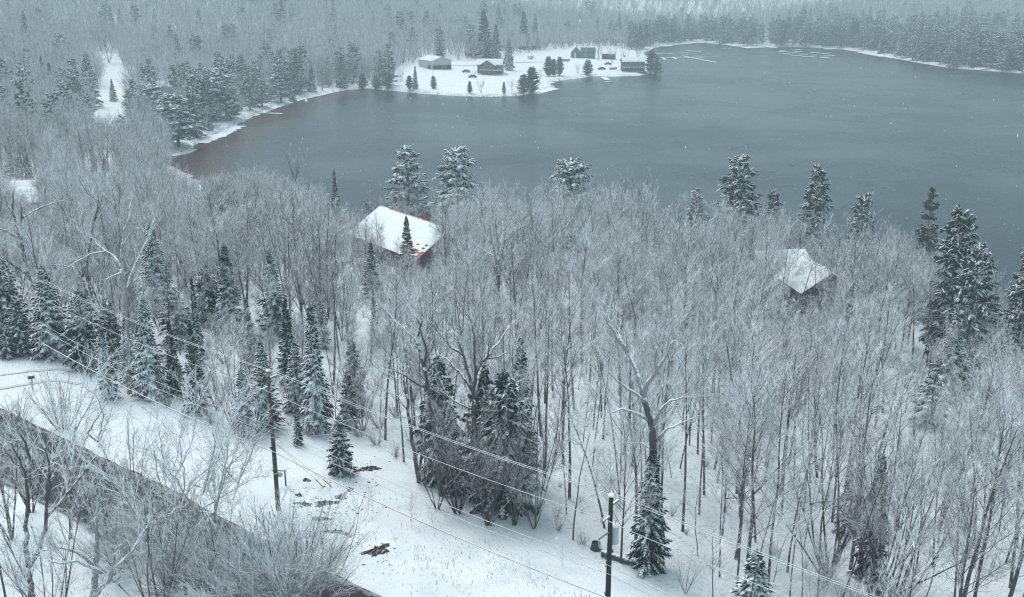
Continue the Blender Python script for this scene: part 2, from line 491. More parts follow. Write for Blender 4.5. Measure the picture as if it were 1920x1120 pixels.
def sprig(rnd, p, d, length, r, tw, fork, up):
    """a twig with side shoots"""
    n = 2 if length > 0.5 else 1
    pts, dirs, _ = path(rnd, p, d, length, r, r * 0.55, n, tw, 0.12, up)
    for _ in range(fork):
        t = rnd.uniform(0.2, 0.95) * n
        k = min(n - 1, int(t)); f = t - k
        q = pts[k] * (1 - f) + pts[k + 1] * f
        dd = unit(dirs[k + 1] + perp(dirs[k + 1], rnd) * rnd.uniform(0.35, 0.75) + np.array([0, 0, up]))
        tw.add(q, q + dd * length * rnd.uniform(0.4, 0.8), r * 0.7, r * 0.35)
def limb(rnd, p, d, length, r, lim, tw, P, depth=1):
    ns = max(3, int(length / 0.8))
    pts, dirs, rad = path(rnd, p, d, length, r, max(P['rt'], r * 0.22), ns, lim, P['wig'], P['up'])
    nb = max(2, int(length * P['dens']))
    for j in range(nb):
        t = (0.22 + 0.78 * (j + rnd.random()) / nb) * ns
        k = min(ns - 1, int(t)); f = t - k
        q = pts[k] * (1 - f) + pts[k + 1] * f
        dd = unit(dirs[k + 1] + perp(dirs[k + 1], rnd) * rnd.uniform(0.5, 0.95) + np.array([0, 0, P['up'] * 2]))
        rem = length * (1 - 0.6 * t / ns)
        ln = rem * rnd.uniform(0.28, 0.5)
        if depth > 0 and ln > 0.9:
            limb(rnd, q, dd, ln, min(rad[k] * 0.55, 0.012 + ln * 0.011), tw if depth == 1 else lim, tw, P, depth - 1)
        else:
            sprig(rnd, q, dd, max(0.35, min(ln, 1.1)), P['rt'], tw, P['fork'], P['up'])
    for _ in range(2):
        sprig(rnd, pts[-1], unit(dirs[-1] + perp(dirs[-1], rnd) * 0.4), rnd.uniform(0.4, 0.9), P['rt'], tw, P['fork'], P['up'])
PB = dict(wig=0.10, up=0.05, dens=3.3, fork=5, rt=0.0095)
def tall_tree(seed, h=15.0, base=0.42, lean=0.03, spread=0.30, nl=15, P=PB):
    """forest-grown hardwood: a slim stem, all its branches near the top"""
    rnd = random.Random(seed)
    lim, tw = Segs(), Segs()
    r0 = h * 0.0070 * rnd.uniform(0.75, 1.3)
    d = unit(np.array([rnd.gauss(0, lean), rnd.gauss(0, lean), 1]))
    pts, dirs, rad = path(rnd, np.array([0, 0, -0.3]), d, h * 0.92, r0, r0 * 0.15, 14, Segs(), 0.035, 0.04)
    tr = MB().tube(pts, rad, 7)
    for j in range(nl):
        f = base + (0.97 - base) * ((j + rnd.random() * 0.8) / nl)
        t = f * 14; k = min(13, int(t)); q = pts[k] + (pts[k + 1] - pts[k]) * (t - k)
        ang = rnd.uniform(0, 6.283)
        tilt = math.radians(rnd.uniform(28, 50) * (1.0 - 0.35 * (f - base)))
        dd = unit(np.array([math.cos(ang) * math.sin(tilt), math.sin(ang) * math.sin(tilt), math.cos(tilt)]))
        ln = h * spread * (1.15 - 0.75 * (f - base) / (1 - base)) * rnd.uniform(0.75, 1.2)
        limb(rnd, q, dd, ln, max(0.018, rad[k] * 0.38), lim, tw, P)
    # a few dead side twigs down the stem
    for j in range(5):
        t = rnd.uniform(0.15, base) * 14; k = int(t)
        dd = unit(np.array([rnd.gauss(0, 1), rnd.gauss(0, 1), 0.35]))
        sprig(rnd, pts[k], dd, rnd.uniform(0.6, 1.6), 0.012, tw, 4, 0.05)
    lim.into(tr, 5)
    cr = MB(); tw.into(cr, 3)
    return tr, cr
def fan_tree(seed, h=12.0, stems=5, tilt=(6, 24), nl=8, base=0.4, P=PB, rs=0.0075, spread=0.28):
    """a clump: several stems fanning from one foot"""
    rnd = random.Random(seed)
    lim, tw = Segs(), Segs()
    tr = MB()
    for s in range(stems):
        hh = h * rnd.uniform(0.75, 1.0)
        ang = s * 6.283 / stems + rnd.uniform(-0.5, 0.5)
        tl = math.radians(rnd.uniform(*tilt))
        d = np.array([math.cos(ang) * math.sin(tl), math.sin(ang) * math.sin(tl), math.cos(tl)])
        r0 = hh * rs * rnd.uniform(0.8, 1.2)
        pts, dirs, rad = path(rnd, np.array([math.cos(ang) * r0 * 1.3, math.sin(ang) * r0 * 1.3, -0.25]), d, hh, r0, max(0.012, r0 * 0.16), 10, Segs(), 0.05, 0.035)
        tr.tube(pts, rad, 6)
        for j in range(nl):
            f = base + (0.97 - base) * ((j + rnd.random()) / nl)
            t = f * 10; k = min(9, int(t)); q = pts[k] + (pts[k + 1] - pts[k]) * (t - k)
            dd = unit(dirs[k + 1] + perp(dirs[k + 1], rnd) * rnd.uniform(0.4, 0.8) + np.array([0, 0, 0.12]))
            ln = hh * spread * (1.2 - 0.8 * (f - base) / (1 - base)) * rnd.uniform(0.7, 1.2)
            limb(rnd, q, dd, ln, max(0.016, rad[k] * 0.45), lim, tw, P)
    lim.into(tr, 4)
    cr = MB(); tw.into(cr, 3)
    return tr, cr
def sapling(seed, h=5.0, P=None):
    P = P or dict(wig=0.09, up=0.05, dens=3.6, fork=4, rt=0.0075)
    rnd = random.Random(seed)
    lim, tw = Segs(), Segs()
    r0 = 0.03 * h / 5
    pts, dirs, rad = path(rnd, np.array([0, 0, -0.2]), unit(np.array([rnd.gauss(0, .06), rnd.gauss(0, .06), 1])), h, r0, 0.008, 9, Segs(), 0.05, 0.05)
    tr = MB().tube(pts, rad, 5)
    for j in range(20):
        f = 0.12 + 0.85 * (j + rnd.random()) / 20
        t = f * 9; k = min(8, int(t)); q = pts[k] + (pts[k + 1] - pts[k]) * (t - k)
        dd = unit(dirs[k + 1] + perp(dirs[k + 1], rnd) * rnd.uniform(0.7, 1.3))
        limb(rnd, q, dd, h * 0.28 * (1.2 - 0.8 * f) * rnd.uniform(0.7, 1.3), 0.013, lim, tw, P, 0)
    cr = MB(); lim.into(cr, 3); tw.into(cr, 3)
    return tr, cr
def shrub(seed, h=2.2, stems=18, tilt=(5, 45), rt=0.007, fork=3):
    rnd = random.Random(seed)
    st, tw = Segs(), Segs()
    for s in range(stems):
        ang = rnd.uniform(0, 6.283); tl = math.radians(rnd.uniform(*tilt))
        d = np.array([math.cos(ang) * math.sin(tl), math.sin(ang) * math.sin(tl), math.cos(tl)])
        hh = h * rnd.uniform(0.6, 1.05)
        pts, dirs, rad = path(rnd, np.array([math.cos(ang) * .12 * h / 2, math.sin(ang) * .12 * h / 2, -0.1]), d, hh, rt * 2.2, rt, 6, st, 0.09, 0.03)
        for j in range(int(7 * h / 2.2)):
            t = rnd.uniform(0.25, 1) * 6; k = min(5, int(t))
            dd = unit(dirs[k + 1] + perp(dirs[k + 1], rnd) * rnd.uniform(0.3, 0.7))
            sprig(rnd, pts[k], dd, hh * rnd.uniform(0.12, 0.32), rt, tw, fork, 0.05)
    a, b = MB(), MB(); st.into(a, 4); tw.into(b, 3)
    return a, b

# ------------------------------------------------------------------ conifers
def frond(mb, spine, p, d, L, rnd, droop, width, curl=0.0, hang=0.6):
    """one bough: a woody rib with roof-like sprays of needles to both sides, ragged at the edge"""
    d = unit(d); side0 = unit(np.cross(d, np.array([0, 0, 1.0])))
    n = max(3, int(L / 0.28))
    pts = [p]; dd = d.copy()
    for k in range(n):
        t = (k + 1) / n
        dd = unit(dd + np.array([rnd.gauss(0, .05), rnd.gauss(0, .05), rnd.gauss(0, .04) - droop / n + curl * t * t / n * 2]))
        pts.append(pts[-1] + dd * L / n)
    for k in range(n):
        spine.add(pts[k], pts[k + 1], 0.035 * (1 - k / n) * min(1, L / 2.2) + 0.008, 0.035 * (1 - (k + 1) / n) * min(1, L / 2.2) + 0.006)
    V, Fc = [], []
    for k in range(n):
        t = (k + 0.6) / n
        wdt = width * (0.35 + 0.65 * math.sin(min(1, t * 1.15) * math.pi * 0.8)) * rnd.uniform(0.75, 1.25)
        for sgn in (-1, 1):
            a = pts[k]; b = pts[k + 1]
            ax = unit(b - a)
            sd = unit(side0 * sgn + ax * rnd.uniform(0.4, 0.9))
            dn = rnd.uniform(0.55, 1.35) * hang
            tip = b + sd * wdt + np.array([0, 0, -dn * wdt])
            mid = (a + b) / 2 + sd * wdt * 0.55 + np.array([0, 0, -0.12 * wdt * dn + 0.02])
            e1 = a + (tip - a) * 0.45 - ax * 0.10 * wdt + np.array([0, 0, -0.16 * wdt])
            e2 = b + (tip - b) * 0.55 + ax * 0.16 * wdt + np.array([0, 0, -0.05 * wdt])
            i = len(V)
            up = np.array([0, 0, 0.03])
            V += [a + up, mid + up, b + up, e1, e2, tip]
            i0 = i
            if sgn > 0: Fc += [(i, i + 3, i + 1), (i, i + 1, i + 2), (i + 1, i + 3, i + 5), (i + 1, i + 5, i + 4), (i + 2, i + 1, i + 4)]
            else: Fc += [(i, i + 1, i + 3), (i, i + 2, i + 1), (i + 1, i + 5, i + 3), (i + 1, i + 4, i + 5), (i + 2, i + 4, i + 1)]
        # needles hanging below the rib
        if k % 2 == 0 and k < n - 1:
            a = pts[k]; b = pts[min(n, k + 2)]; i = len(V)
            hz_ = width * rnd.uniform(.5, .95) * hang
            q = np.array([rnd.gauss(0, .12) * width, rnd.gauss(0, .12) * width, 0])
            V += [a - np.array([0, 0, .02]), b - np.array([0, 0, .02]), (a * .35 + b * .65) + q - np.array([0, 0, hz_]), (a * .75 + b * .25) + q - np.array([0, 0, hz_ * .8])]
            Fc += [(i, i + 1, i + 2), (i, i + 2, i + 3)]
    # the last tuft
    ax = unit(pts[-1] - pts[-2]); i = len(V)
    V += [pts[-1], pts[-1] + side0 * width * .35 - ax * .1, pts[-1] + ax * width * .6 + np.array([0, 0, -.1 * width]), pts[-1] - side0 * width * .35 - ax * .1]
    Fc += [(i, i + 1, i + 2), (i, i + 2, i + 3)]
    mb.add(np.array(V), np.array(Fc))
def spruce(seed, h=12.0, R=None, droop=0.55, step=0.36, per=6, power=0.85, width=0.36, hang=0.8, low=0.06):
    rnd = random.Random(seed)
    R = R or h * 0.17
    tr = MB().tube([(0, 0, -0.3), (rnd.gauss(0, .03), rnd.gauss(0, .03), h * 0.5), (0, 0, h * 0.985)], [h * 0.013, h * 0.008, 0.012], 7)
    cr, spn = MB(), Segs()
    z = h * low
    ph = 0
    while z < h * 0.975:
        f = z / h
        L0 = R * (1 - f) ** power * (0.72 + 0.28 * min(1, f / 0.12)) + 0.10
        k = max(3, int(per * (0.6 + 0.4 * (1 - f)) + rnd.random()))
        ph += rnd.uniform(0.4, 1.0)
        for j in range(k):
            if rnd.random() < 0.07: continue
            a = ph + 6.283 * j / k + rnd.gauss(0, .18)
            L = L0 * rnd.uniform(0.68, 1.16)
            el = -0.15 + 0.75 * f ** 1.5 + rnd.gauss(0, .09)
            d = np.array([math.cos(a) * math.cos(el), math.sin(a) * math.cos(el), math.sin(el)])
            frond(cr, spn, np.array([0, 0, z + rnd.gauss(0, .08)]), d, L, rnd, droop * (1 - 0.7 * f), width * (0.55 + 0.45 * min(1, L / 1.4)), curl=0.45, hang=hang)
        z += step * (0.55 + 0.75 * (1 - f)) * rnd.uniform(0.85, 1.15)
    # leader
    for j in range(5):
        a = j * 1.257; 
        frond(cr, spn, np.array([0, 0, h * 0.97]), np.array([math.cos(a) * .5, math.sin(a) * .5, .8]), 0.22 + 0.012 * h, rnd, 0.0, 0.12)
    frond(cr, spn, np.array([0, 0, h * 0.97]), np.array([0.02, 0.02, 1.0]), h * 0.035 + .2, rnd, 0.0, 0.10)
    spn.into(tr, 3)
    return tr, cr
def pine(seed, h=17.0, R=3.4, low=0.22, nb=60, droop=0.35, width=0.62, top=0.55, hang=0.55, trunks=1):
    """white pine or hemlock: long uneven boughs in tiers, a ragged rounded crown, heavy with snow"""
    rnd = random.Random(seed)
    tr, cr, spn = MB(), MB(), Segs()
    bend = [np.array([rnd.gauss(0, .22), rnd.gauss(0, .22), 0]) * f for f in (0, .4, .8, 1)]
    P_ = [np.array([0, 0, h * f - (0.3 if f == 0 else 0)]) + b for f, b in zip((0, .35, .7, .97), bend)]
    tr.tube(P_, [h * .015, h * .011, h * .006, .02], 7)
    tiers = int(h * 0.95)
    for ti in range(tiers):
        f = low + (0.985 - low) * (ti + rnd.uniform(-.3, .3)) / (tiers - 1)
        f = min(0.985, max(low * .9, f))
        prof = (1 - f) ** top * (0.65 + 0.35 * min(1, (f - low) / 0.2 + .2))
        k = max(2, int(nb / tiers + rnd.uniform(-.8, .8)))
        ph = rnd.uniform(0, 6.283)
        z = h * f; kk = min(2, int(f / .35)) if f < .7 else 2
        q = np.array([0, 0, z]) + bend[min(3, int(f * 3.2))]
        for j in range(k):
            a = ph + 6.283 * j / k + rnd.gauss(0, .35)
            L = R * prof * rnd.uniform(0.45, 1.25) + 0.3
            el = 0.10 + 0.7 * f * f + rnd.gauss(0, .14)
            d = np.array([math.cos(a) * math.cos(el), math.sin(a) * math.cos(el), math.sin(el)])
            frond(cr, spn, q, d, L, rnd, droop, width * (0.55 + 0.45 * min(1, L / 2.5)), curl=0.2, hang=hang)
            # side boughs near the outer half
            if L > 1.2:
                for s in (-1, 1, 1):
                    qq = q + d * L * rnd.uniform(.4, .85) + np.array([0, 0, -droop * .12 * L])
                    a2 = a + s * rnd.uniform(.5, 1.0) * (1 if rnd.random() < .7 else -1)
                    d2 = np.array([math.cos(a2), math.sin(a2), rnd.uniform(-.1, .35)])
                    frond(cr, spn, qq, d2, L * rnd.uniform(.28, .5), rnd, droop, width * .7, hang=hang)
    spn.into(tr, 3)
    return tr, cr
def cedar(seed, h=7.0, R=1.6, round_=0.6):
    """dense upright cedar: countless short flat sprays"""
    rnd = random.Random(seed)
    tr = MB().tube([(0, 0, -.3), (0, 0, h * .6), (0, 0, h * .95)], [h * .018, h * .01, .02], 6)
    cr, spn = MB(), Segs()
    n = int(110 * (h / 7) * R / 1.4)
    for k in range(n):
        f = 0.03 + 0.95 * (k + rnd.random()) / n
        L = R * min(1.0, (f / .16) ** .5) * (1 - f ** 1.6) ** round_ * rnd.uniform(.7, 1.12) + .12
        a = k * 2.4 + rnd.gauss(0, .3)
        el = 0.55 + rnd.gauss(0, .2)
        d = np.array([math.cos(a) * math.cos(el), math.sin(a) * math.cos(el), math.sin(el)])
        frond(cr, spn, np.array([0, 0, h * f * .93]), d, L, rnd, .3, .34, curl=.1, hang=.7)
    spn.into(tr, 3)
    return tr, cr

# ------------------------------------------------------------------ one of each kind (copies share these meshes)
KIND = {}     # kind -> list of (trunk mesh, crown mesh, nominal height)
def stock(kind, trunk_name, crown_name, makers, mt, mc, h):
    KIND[kind] = [(t.mesh(kind + '_' + trunk_name, M[mt], True), c.mesh(kind + '_' + crown_name, M[mc]), h, (t, c)) for t, c in makers]
stock('tall', 'trunk', 'crown', [tall_tree(100 + s, 15, base=(.46, .52, .58, .30, .50, .26)[s], spread=(.22, .19, .17, .33, .26, .31)[s], nl=(17, 15, 13, 22, 16, 23)[s], lean=(.02, .03, .04, .03, .03, .03)[s]) for s in range(6)], 'bark', 'twig', 15.0)
stock('fan', 'trunk', 'crown', [fan_tree(200 + s, 12, stems=(5, 7, 4, 9)[s], nl=(9, 7, 11, 6)[s], base=(.22, .2, .15, .3)[s], tilt=((6, 26), (8, 30), (5, 24), (4, 32))[s]) for s in range(4)], 'bark', 'twig', 12.0)
stock('sapling', 'trunk', 'crown', [sapling(300 + s, 5) for s in range(4)], 'bark', 'twig', 5.0)
stock('shrub', 'stem', 'twigs', [shrub(400 + s, 2.2, stems=22) for s in range(3)], 'bark', 'twig', 2.2)
stock('spruce', 'trunk', 'crown', [spruce(500 + s, 12, R=(2.2, 1.9, 2.5, 1.75, 2.1, 1.6, 2.3)[s], droop=(.6, .7, .55, .65, .85, .75, .5)[s], step=(.32, .30, .36, .34, .40, .30, .33)[s], per=7, width=.42, power=(.85, .75, .95, .8, .7, .9, .8)[s], hang=(.8, .9, .7, .85, 1.1, .9, .75)[s]) for s in range(7)], 'bark', 'needle', 12.0)
stock('hemlock', 'trunk', 'crown', [spruce(560 + s, 9, R=(2.4, 2.8)[s], droop=.9, step=.42, per=7, power=.62, width=.40, hang=1.1, low=.06) for s in range(2)], 'bark', 'needle_hemlock', 9.0)
stock('pine', 'trunk', 'crown', [pine(600 + s, 17, R=(3.5, 3.1, 3.9)[s], top=(.42, .5, .36)[s], nb=150, low=.14, width=.52, hang=.85, droop=.5) for s in range(3)] + [pine(604, 17, R=3.7, low=.58, top=.22, nb=120, width=.5, hang=.85, droop=.5)], 'bark', 'needle_pine', 17.0)
stock('cedar', 'trunk', 'crown', [cedar(700 + s, 7, R=(1.5, 1.9)[s]) for s in range(2)], 'bark', 'needle_bare', 7.0)
# far copies: coarser twigs, a few hundred faces
PL = dict(wig=0.12, up=0.04, dens=2.1, fork=3, rt=0.022)
FAR = {'tall': [tall_tree(150 + s, 15, base=.16, spread=.33, nl=17, P=PL) for s in range(4)],
       'fan': [fan_tree(250 + s, 12, stems=6, nl=6, base=.12, tilt=(8, 32), P=PL) for s in range(2)],
       'spruce': [spruce(550 + s, 13, R=2.3, step=.6, per=5, width=.55) for s in range(2)],
       'pine': [pine(650 + s, 17, R=3.9, nb=62, low=.12, width=.9, top=.4) for s in range(2)]}

USED = set()
def tree(name, kind, label, loc, h, group=None, variant=None, rz=None, widen=1.0, lean=0.0, cat='tree', mats=None, lean_dir=0.0):
    ks = KIND[kind]
    v = variant if variant is not None else int(RNG.integers(len(ks)))
    tm, cm, h0 = ks[v % len(ks)][:3]
    r = thing(name, label, cat, loc, 0, group)
    s = h / h0
    r.scale = (s * widen, s * widen, s)
    r.rotation_euler = (lean * math.cos(lean_dir), lean * math.sin(lean_dir), RNG.uniform(0, 6.283) if rz is None else rz)
    pn = ('stem', 'twigs') if kind in ('shrub', 'great_bush') else ('trunk', 'crown')
    a = put(pn[0], tm, r); b = put(pn[1], cm, r)
    if mats:
        for o, mm in ((a, mats[0]), (b, mats[1])):
            if mm:
                o.material_slots[0].link = 'OBJECT'; o.material_slots[0].material = M[mm]
    return r
# ------------------------------------------------------------------ buildings' places (needed by the woods)
def inpoly(poly, x, y):
    poly = np.array(poly, float); x = np.asarray(x, float); y = np.asarray(y, float)
    ins = np.zeros(x.shape, bool)
    for (ax, ay), (bx, by) in zip(poly, np.roll(poly, -1, axis=0)):
        c = (ay > y) != (by > y)
        with np.errstate(divide='ignore', invalid='ignore'):
            ins ^= c & (x < ax + (y - ay) * (bx - ax) / ((by - ay) if by != ay else 1e-12))
    return ins
VERGE = [(-900, 560), (-300, 600), (0, 655), (120, 690), (200, 730), (320, 775), (420, 815), (500, 842), (570, 838), (640, 800), (700, 835), (760, 890),
         (860, 955), (960, 985), (1060, 1008), (1110, 1050), (1200, 1085), (1290, 1140), (1400, 1400), (1400, 3000), (-900, 3000)]
LAWN = [(735, 182), (742, 132), (778, 118), (850, 108), (868, 116), (960, 104), (1040, 92), (1130, 86), (1215, 98), (1236, 140), (1040, 170), (940, 186)]
GLADE = [(148, 212), (190, 165), (176, 100), (214, 96), (238, 140), (262, 160), (330, 168), (300, 178), (250, 186), (236, 212)]
VIEWS = [(LAWN, 1.0), ([(150, 208), (205, 165), (182, 100), (215, 100), (236, 150), (242, 190), (225, 210)], 1.0), ([(255, 148), (325, 150), (326, 176), (268, 172)], .95),
         ([(330, 286), (372, 262), (440, 226), (446, 240), (378, 275), (340, 300)], .96),
         ([(688, 405), (712, 386), (848, 430), (804, 502), (740, 486), (700, 474)], .74), ([(1430, 468), (1510, 462), (1562, 508), (1492, 548), (1468, 520)], .7),
         ([(10, 332), (72, 338), (72, 395), (10, 380)], .85), ([(1222, 540), (1290, 528), (1290, 592), (1230, 592)], .0), ([(1433, 70), (1441, 70), (1446, 88), (1428, 88)], 1.0)]
SKYLINE = np.array([(-400, -200), (292, -200), (304, 296), (345, 318), (380, 322), (450, 305), (540, 318), (620, 345), (700, 345), (760, 328), (840, 330), (900, 315), (1000, 330), (1100, 338), (1200, 310),
                    (1285, 328), (1330, 352), (1400, 375), (1470, 380), (1550, 372), (1650, 366), (1730, 378), (1765, 425), (1830, 455), (1870, 500), (1920, 500), (2300, 520)], float)

SPR = [  # x, tip y, foot y, width factor, label
    (596, 572, 808, 1.05, 'tallest roadside spruce, dark and dense, just past the brown pole'),
    (288, 560, 745, 1.10, 'snow-draped spruce beside the pale white-barked trunk'),
    (102, 500, 668, 1.45, 'thick bushy spruce hung with snow under the leaning old trees'),
    (300, 420, 590, 1.3, 'spear-topped spruce standing clear of the twigs above the white-barked tree'),
    (434, 460, 622, 1.4, 'narrow dark spruce, one of the pair in mid woods, toward the road bend'),
    (517, 476, 632, 1.3, 'narrow dark spruce, one of the pair in mid woods, toward the tallest spruce'),
    (545, 560, 720, .85, 'small snow-tufted spruce tucked behind the tallest roadside spruce'),
    (372, 605, 775, .80, 'slim spruce at the wood edge behind the second wire'),
    (375, 520, 690, .60, 'thin ragged spruce half lost among grey twigs'),
    (462, 690, 815, 1.35, 'broad low spruce white with snow, close to the brown pole'),
    (205, 600, 745, 1.0, 'dark spruce at the very foot of the white-barked tree'),
    (248, 590, 720, .9, 'dim spruce squeezed between white bark and snow-draped spruce'),
    (640, 780, 888, 1.5, 'squat pale-frosted evergreen by the yellow guy guards'),
    (765, 405, 520, 1.0, 'slender spruce in front of the red-edged snowy roof'),
    (699, 455, 560, 1.1, 'slender spruce just uphill of the red-edged roof'),
    (704, 545, 650, .55, 'thin spruce top peeking from twigs below the red-edged roof'),
    (975, 632, 905, .95, 'spruce top rising behind the big dark hemlock'),
    (1215, 840, 1065, 1.05, 'drooping spruce wrapped round the broken-topped old tree'),
    (1628, 850, 1085, .9, 'narrow spruce hidden inside the leaning grey clump'),
    (1775, 585, 745, 1.3, 'shaggy spruce below the great snowy pine'),
    (1405, 1035, 1215, 1.9, 'snow-heaped evergreen poking up beside the lowest wires'),
    (30, 250, 330, 1.2, 'snow-decked spruce above the half-hidden white roofs'),
    (137, 272, 328, .8, 'small pointed spruce on the slope past the white roofs'),
    (178, 275, 330, .9, 'shorter of the clustered spruces above the cove woods'),
    (197, 272, 328, .75, 'pointed end spruce of the cluster above the cove woods'),
    (55, 280, 335, .8, 'lesser spruce huddled against the snow-decked one'),
    (630, 318, 400, .7, 'little spruce tip showing against the water'),
    (560, 740, 835, .8, 'stunted dark spruce in shade right behind the brown pole'),
]
PIN = [  # x, tip y, foot y, width factor, form, label
    (768, 278, 448, 1.25, 0, 'lacy snow-filled shore pine, the one nearer the red-edged roof'),
    (858, 282, 455, 1.3, 2, 'dark shore pine with lopsided boughs beside the lacy one'),
    (1072, 306, 466, 1.25, 3, 'round-headed dark pine standing against the lake'),
    (1376, 298, 490, 1.05, 2, 'stepped snow-laden pine standing against the lake'),
    (1518, 312, 512, .8, 0, 'slim pine standing against the lake'),
    (1605, 364, 540, .9, 0, 'pine tip barely above the crowns near the water'),
    (1722, 352, 590, .6, 1, 'small wispy pine tip over the water'),
    (1440, 358, 500, .8, 0, 'thin pine tip beside the stepped snow-laden pine'),
    (692, 372, 445, 1.1, 1, 'dark pine crouched at the ridge of the red-edged roof'),
    (1770, 398, 690, .72, 2, 'great snowy pine, tallest tree against the wide water'),
    (1805, 468, 720, .8, 2, 'second great pine pressed against the tallest snowy one'),
    (1900, 448, 690, .8, 1, 'broad pine cut by the frame edge against the water'),
    (1240, 425, 515, 1.6, 2, 'dark low pine behind the fan-shaped tree near the shed roof'),
    (1300, 352, 480, 1.1, 1, 'pine shaded among the crowns beside the water'),
    (945, 700, 952, 1.0, 1, 'big dark hemlock with drooping boughs by the snowy clearing'),
    (905, 680, 925, .8, 0, 'hemlock looming black behind the many-limbed old tree'),
    (825, 670, 905, .75, 1, 'dark hemlock column behind the twin black trunks'),
    (20, 480, 650, 1.2, 2, 'dark hemlock filling the shade under the leaning tree'),
    (165, 545, 690, 1.1, 1, 'shaded hemlock between the thick bushy spruce and white bark'),
    (45, 560, 665, 1.3, 0, 'dark hemlock low over the driveway edge'),
    (1740, 700, 800, 1.4, 1, 'dark hemlock in the thicket at the foot of the great snowy pine'),
    (1590, 880, 1000, 1.0, 0, 'dark hemlock sprig beside the spruce inside the leaning clump'),
]
# openings through which these conifers, and the old crooked trees, stay in sight: (outline, foot row, share of trees left out)
SIGHT = []
for x, yt, yb, wd, lab in SPR:
    hw = (yb - yt) * .17 * wd + 4
    SIGHT.append(([(x - 8, yt - 4), (x + 8, yt - 4), (x + hw, yt + (yb - yt) * .62), (x - hw, yt + (yb - yt) * .62)], yb, .96))
for x, yt, yb, wd, v, lab in PIN:
    hw = (yb - yt) * .22 * wd + 4
    f = (.16 if ('tip' in lab or 'wispy' in lab or 'round' in lab or 'shaded' in lab or 'slim' in lab) else .30) if yb < 620 else .8
    SIGHT.append(([(x - 12, yt - 4), (x + 12, yt - 4), (x + hw, yt + (yb - yt) * f), (x - hw, yt + (yb - yt) * f)], yb, .72))
SIGHT += [([(1130, 590), (1260, 610), (1300, 770), (1255, 1060), (1215, 1060), (1150, 760)], 1062, .85), ([(800, 610), (950, 640), (985, 750), (910, 940), (880, 940), (815, 700)], 940, .35), ([(160, 400), (280, 400), (258, 735), (225, 735)], 738, .92),
          ([(80, 350), (165, 350), (195, 640), (160, 640)], 645, .85), ([(0, 350), (110, 350), (90, 600), (40, 560)], 605, .6), ([(895, 400), (960, 400), (945, 640), (925, 640)], 645, .75), ([(1020, 360), (1085, 360), (1060, 560), (1035, 560)], 570, .75)]

def house_frame(ridge_a, ridge_b, zr):
    a, b = on_plane(*ridge_a, zr), on_plane(*ridge_b, zr)
    return a, b
RED_A, RED_B = on_plane(713, 386, 10.0), on_plane(846, 429, 10.0)
FOOT = [tuple((RED_A + RED_B)[:2] / 2) + (9.5,)]

def darts(x0, x1, y0, y1, sp, tries, ok):
    """scatter points no closer than sp(y)"""
    pts = []; cell = {}
    n = tries
    xs, ys = RNG.uniform(x0, x1, n), RNG.uniform(y0, y1, n)
    good = ok(xs, ys)
    smin = 2.0
    for x, y in zip(xs[good], ys[good]):
        s = sp(x, y); R_ = int(s / smin) + 1
        cx, cy = int(x // smin), int(y // smin)
        if any((x - q[0]) ** 2 + (y - q[1]) ** 2 < s * s for i_ in range(cx - R_, cx + R_ + 1) for j_ in range(cy - R_, cy + R_ + 1) for q in cell.get((i_, j_), ())):
            continue
        cell.setdefault((cx, cy), []).append((x, y)); pts.append((x, y))
    return np.array(pts)
def jgrid(x0, x1, y0, y1, s, ok):
    gx, gy = np.meshgrid(np.arange(x0, x1, s), np.arange(y0, y1, s * .9))
    gx = gx + (np.arange(gx.shape[0]) % 2)[:, None] * s / 2
    x = (gx + RNG.uniform(-.48, .48, gx.shape) * s).ravel(); y = (gy + RNG.uniform(-.48, .48, gx.shape) * s).ravel()
    m = ok(x, y)
    return np.c_[x[m], y[m]]
def view_clear(x, y, z, h, part=(0.15, .55, .8, 1.0)):
    """True where a tree would not stand in the way of a gap"""
    keep = np.ones(len(x), bool)
    rnd = RNG.random(len(x))
    for poly, p in VIEWS:
        hit = np.zeros(len(x), bool)
        for f in part:
            qx, qy = proj(x, y, z + h * f)
            hit |= inpoly(poly, qx, qy)
        keep &= ~(hit & (rnd < p))
    bx0, by0 = proj(x, y, z)
    for poly, yb, p in SIGHT:
        hit = np.zeros(len(x), bool)
        for f in part:
            for o in (-.18, 0, .18):
                qx, qy = proj(x + o * h, y, z + h * f)
                hit |= inpoly(poly, qx, qy)
        keep &= ~(hit & (by0 > yb - 4) & (rnd < p))
    return keep

# ------------------------------------------------------------------ the woods this side of the lake
def ok_near(x, y):
    d = shore_dist(x, y)
    z = terrain(x, y, d)
    qx, qy = proj(x, y, z)
    m = (d > 2.0) & (y < 290) & ~inpoly(VERGE, qx, qy) & (qx > -160) & (qx < 2080) & (qy < 1235)
    for fx, fy, fr in FOOT: m &= (x - fx) ** 2 + (y - fy) ** 2 > fr * fr
    return m
NEAR = darts(-150, 110, 36, 290, lambda x, y: 2.6 if y > 120 else (2.6 if y > 85 else 2.35), 150000, ok_near)
nx_, ny_ = NEAR[:, 0], NEAR[:, 1]
nz_ = terrain(nx_, ny_)
pick = RNG.random(len(NEAR))
rgt = (proj(nx_, ny_, nz_)[1] > 640)
nk = np.where(rgt & (pick < .80) & (proj(nx_, ny_, nz_)[0] > 930), 'tall', np.where(pick < np.where(rgt, .74, .62), 'tall', np.where(pick < .80, 'fan', 'sapling')))
nh = np.where(nk == 'tall', RNG.uniform(11.5, 16.5, len(NEAR)), np.where(nk == 'fan', RNG.uniform(7.5, 13, len(NEAR)), RNG.uniform(3.5, 9, len(NEAR))))
nearshore = (shore_dist(nx_, ny_) < 26) & (nk != 'sapling')
nh = np.where(nearshore, RNG.uniform(14, 17.5, len(NEAR)), nh)
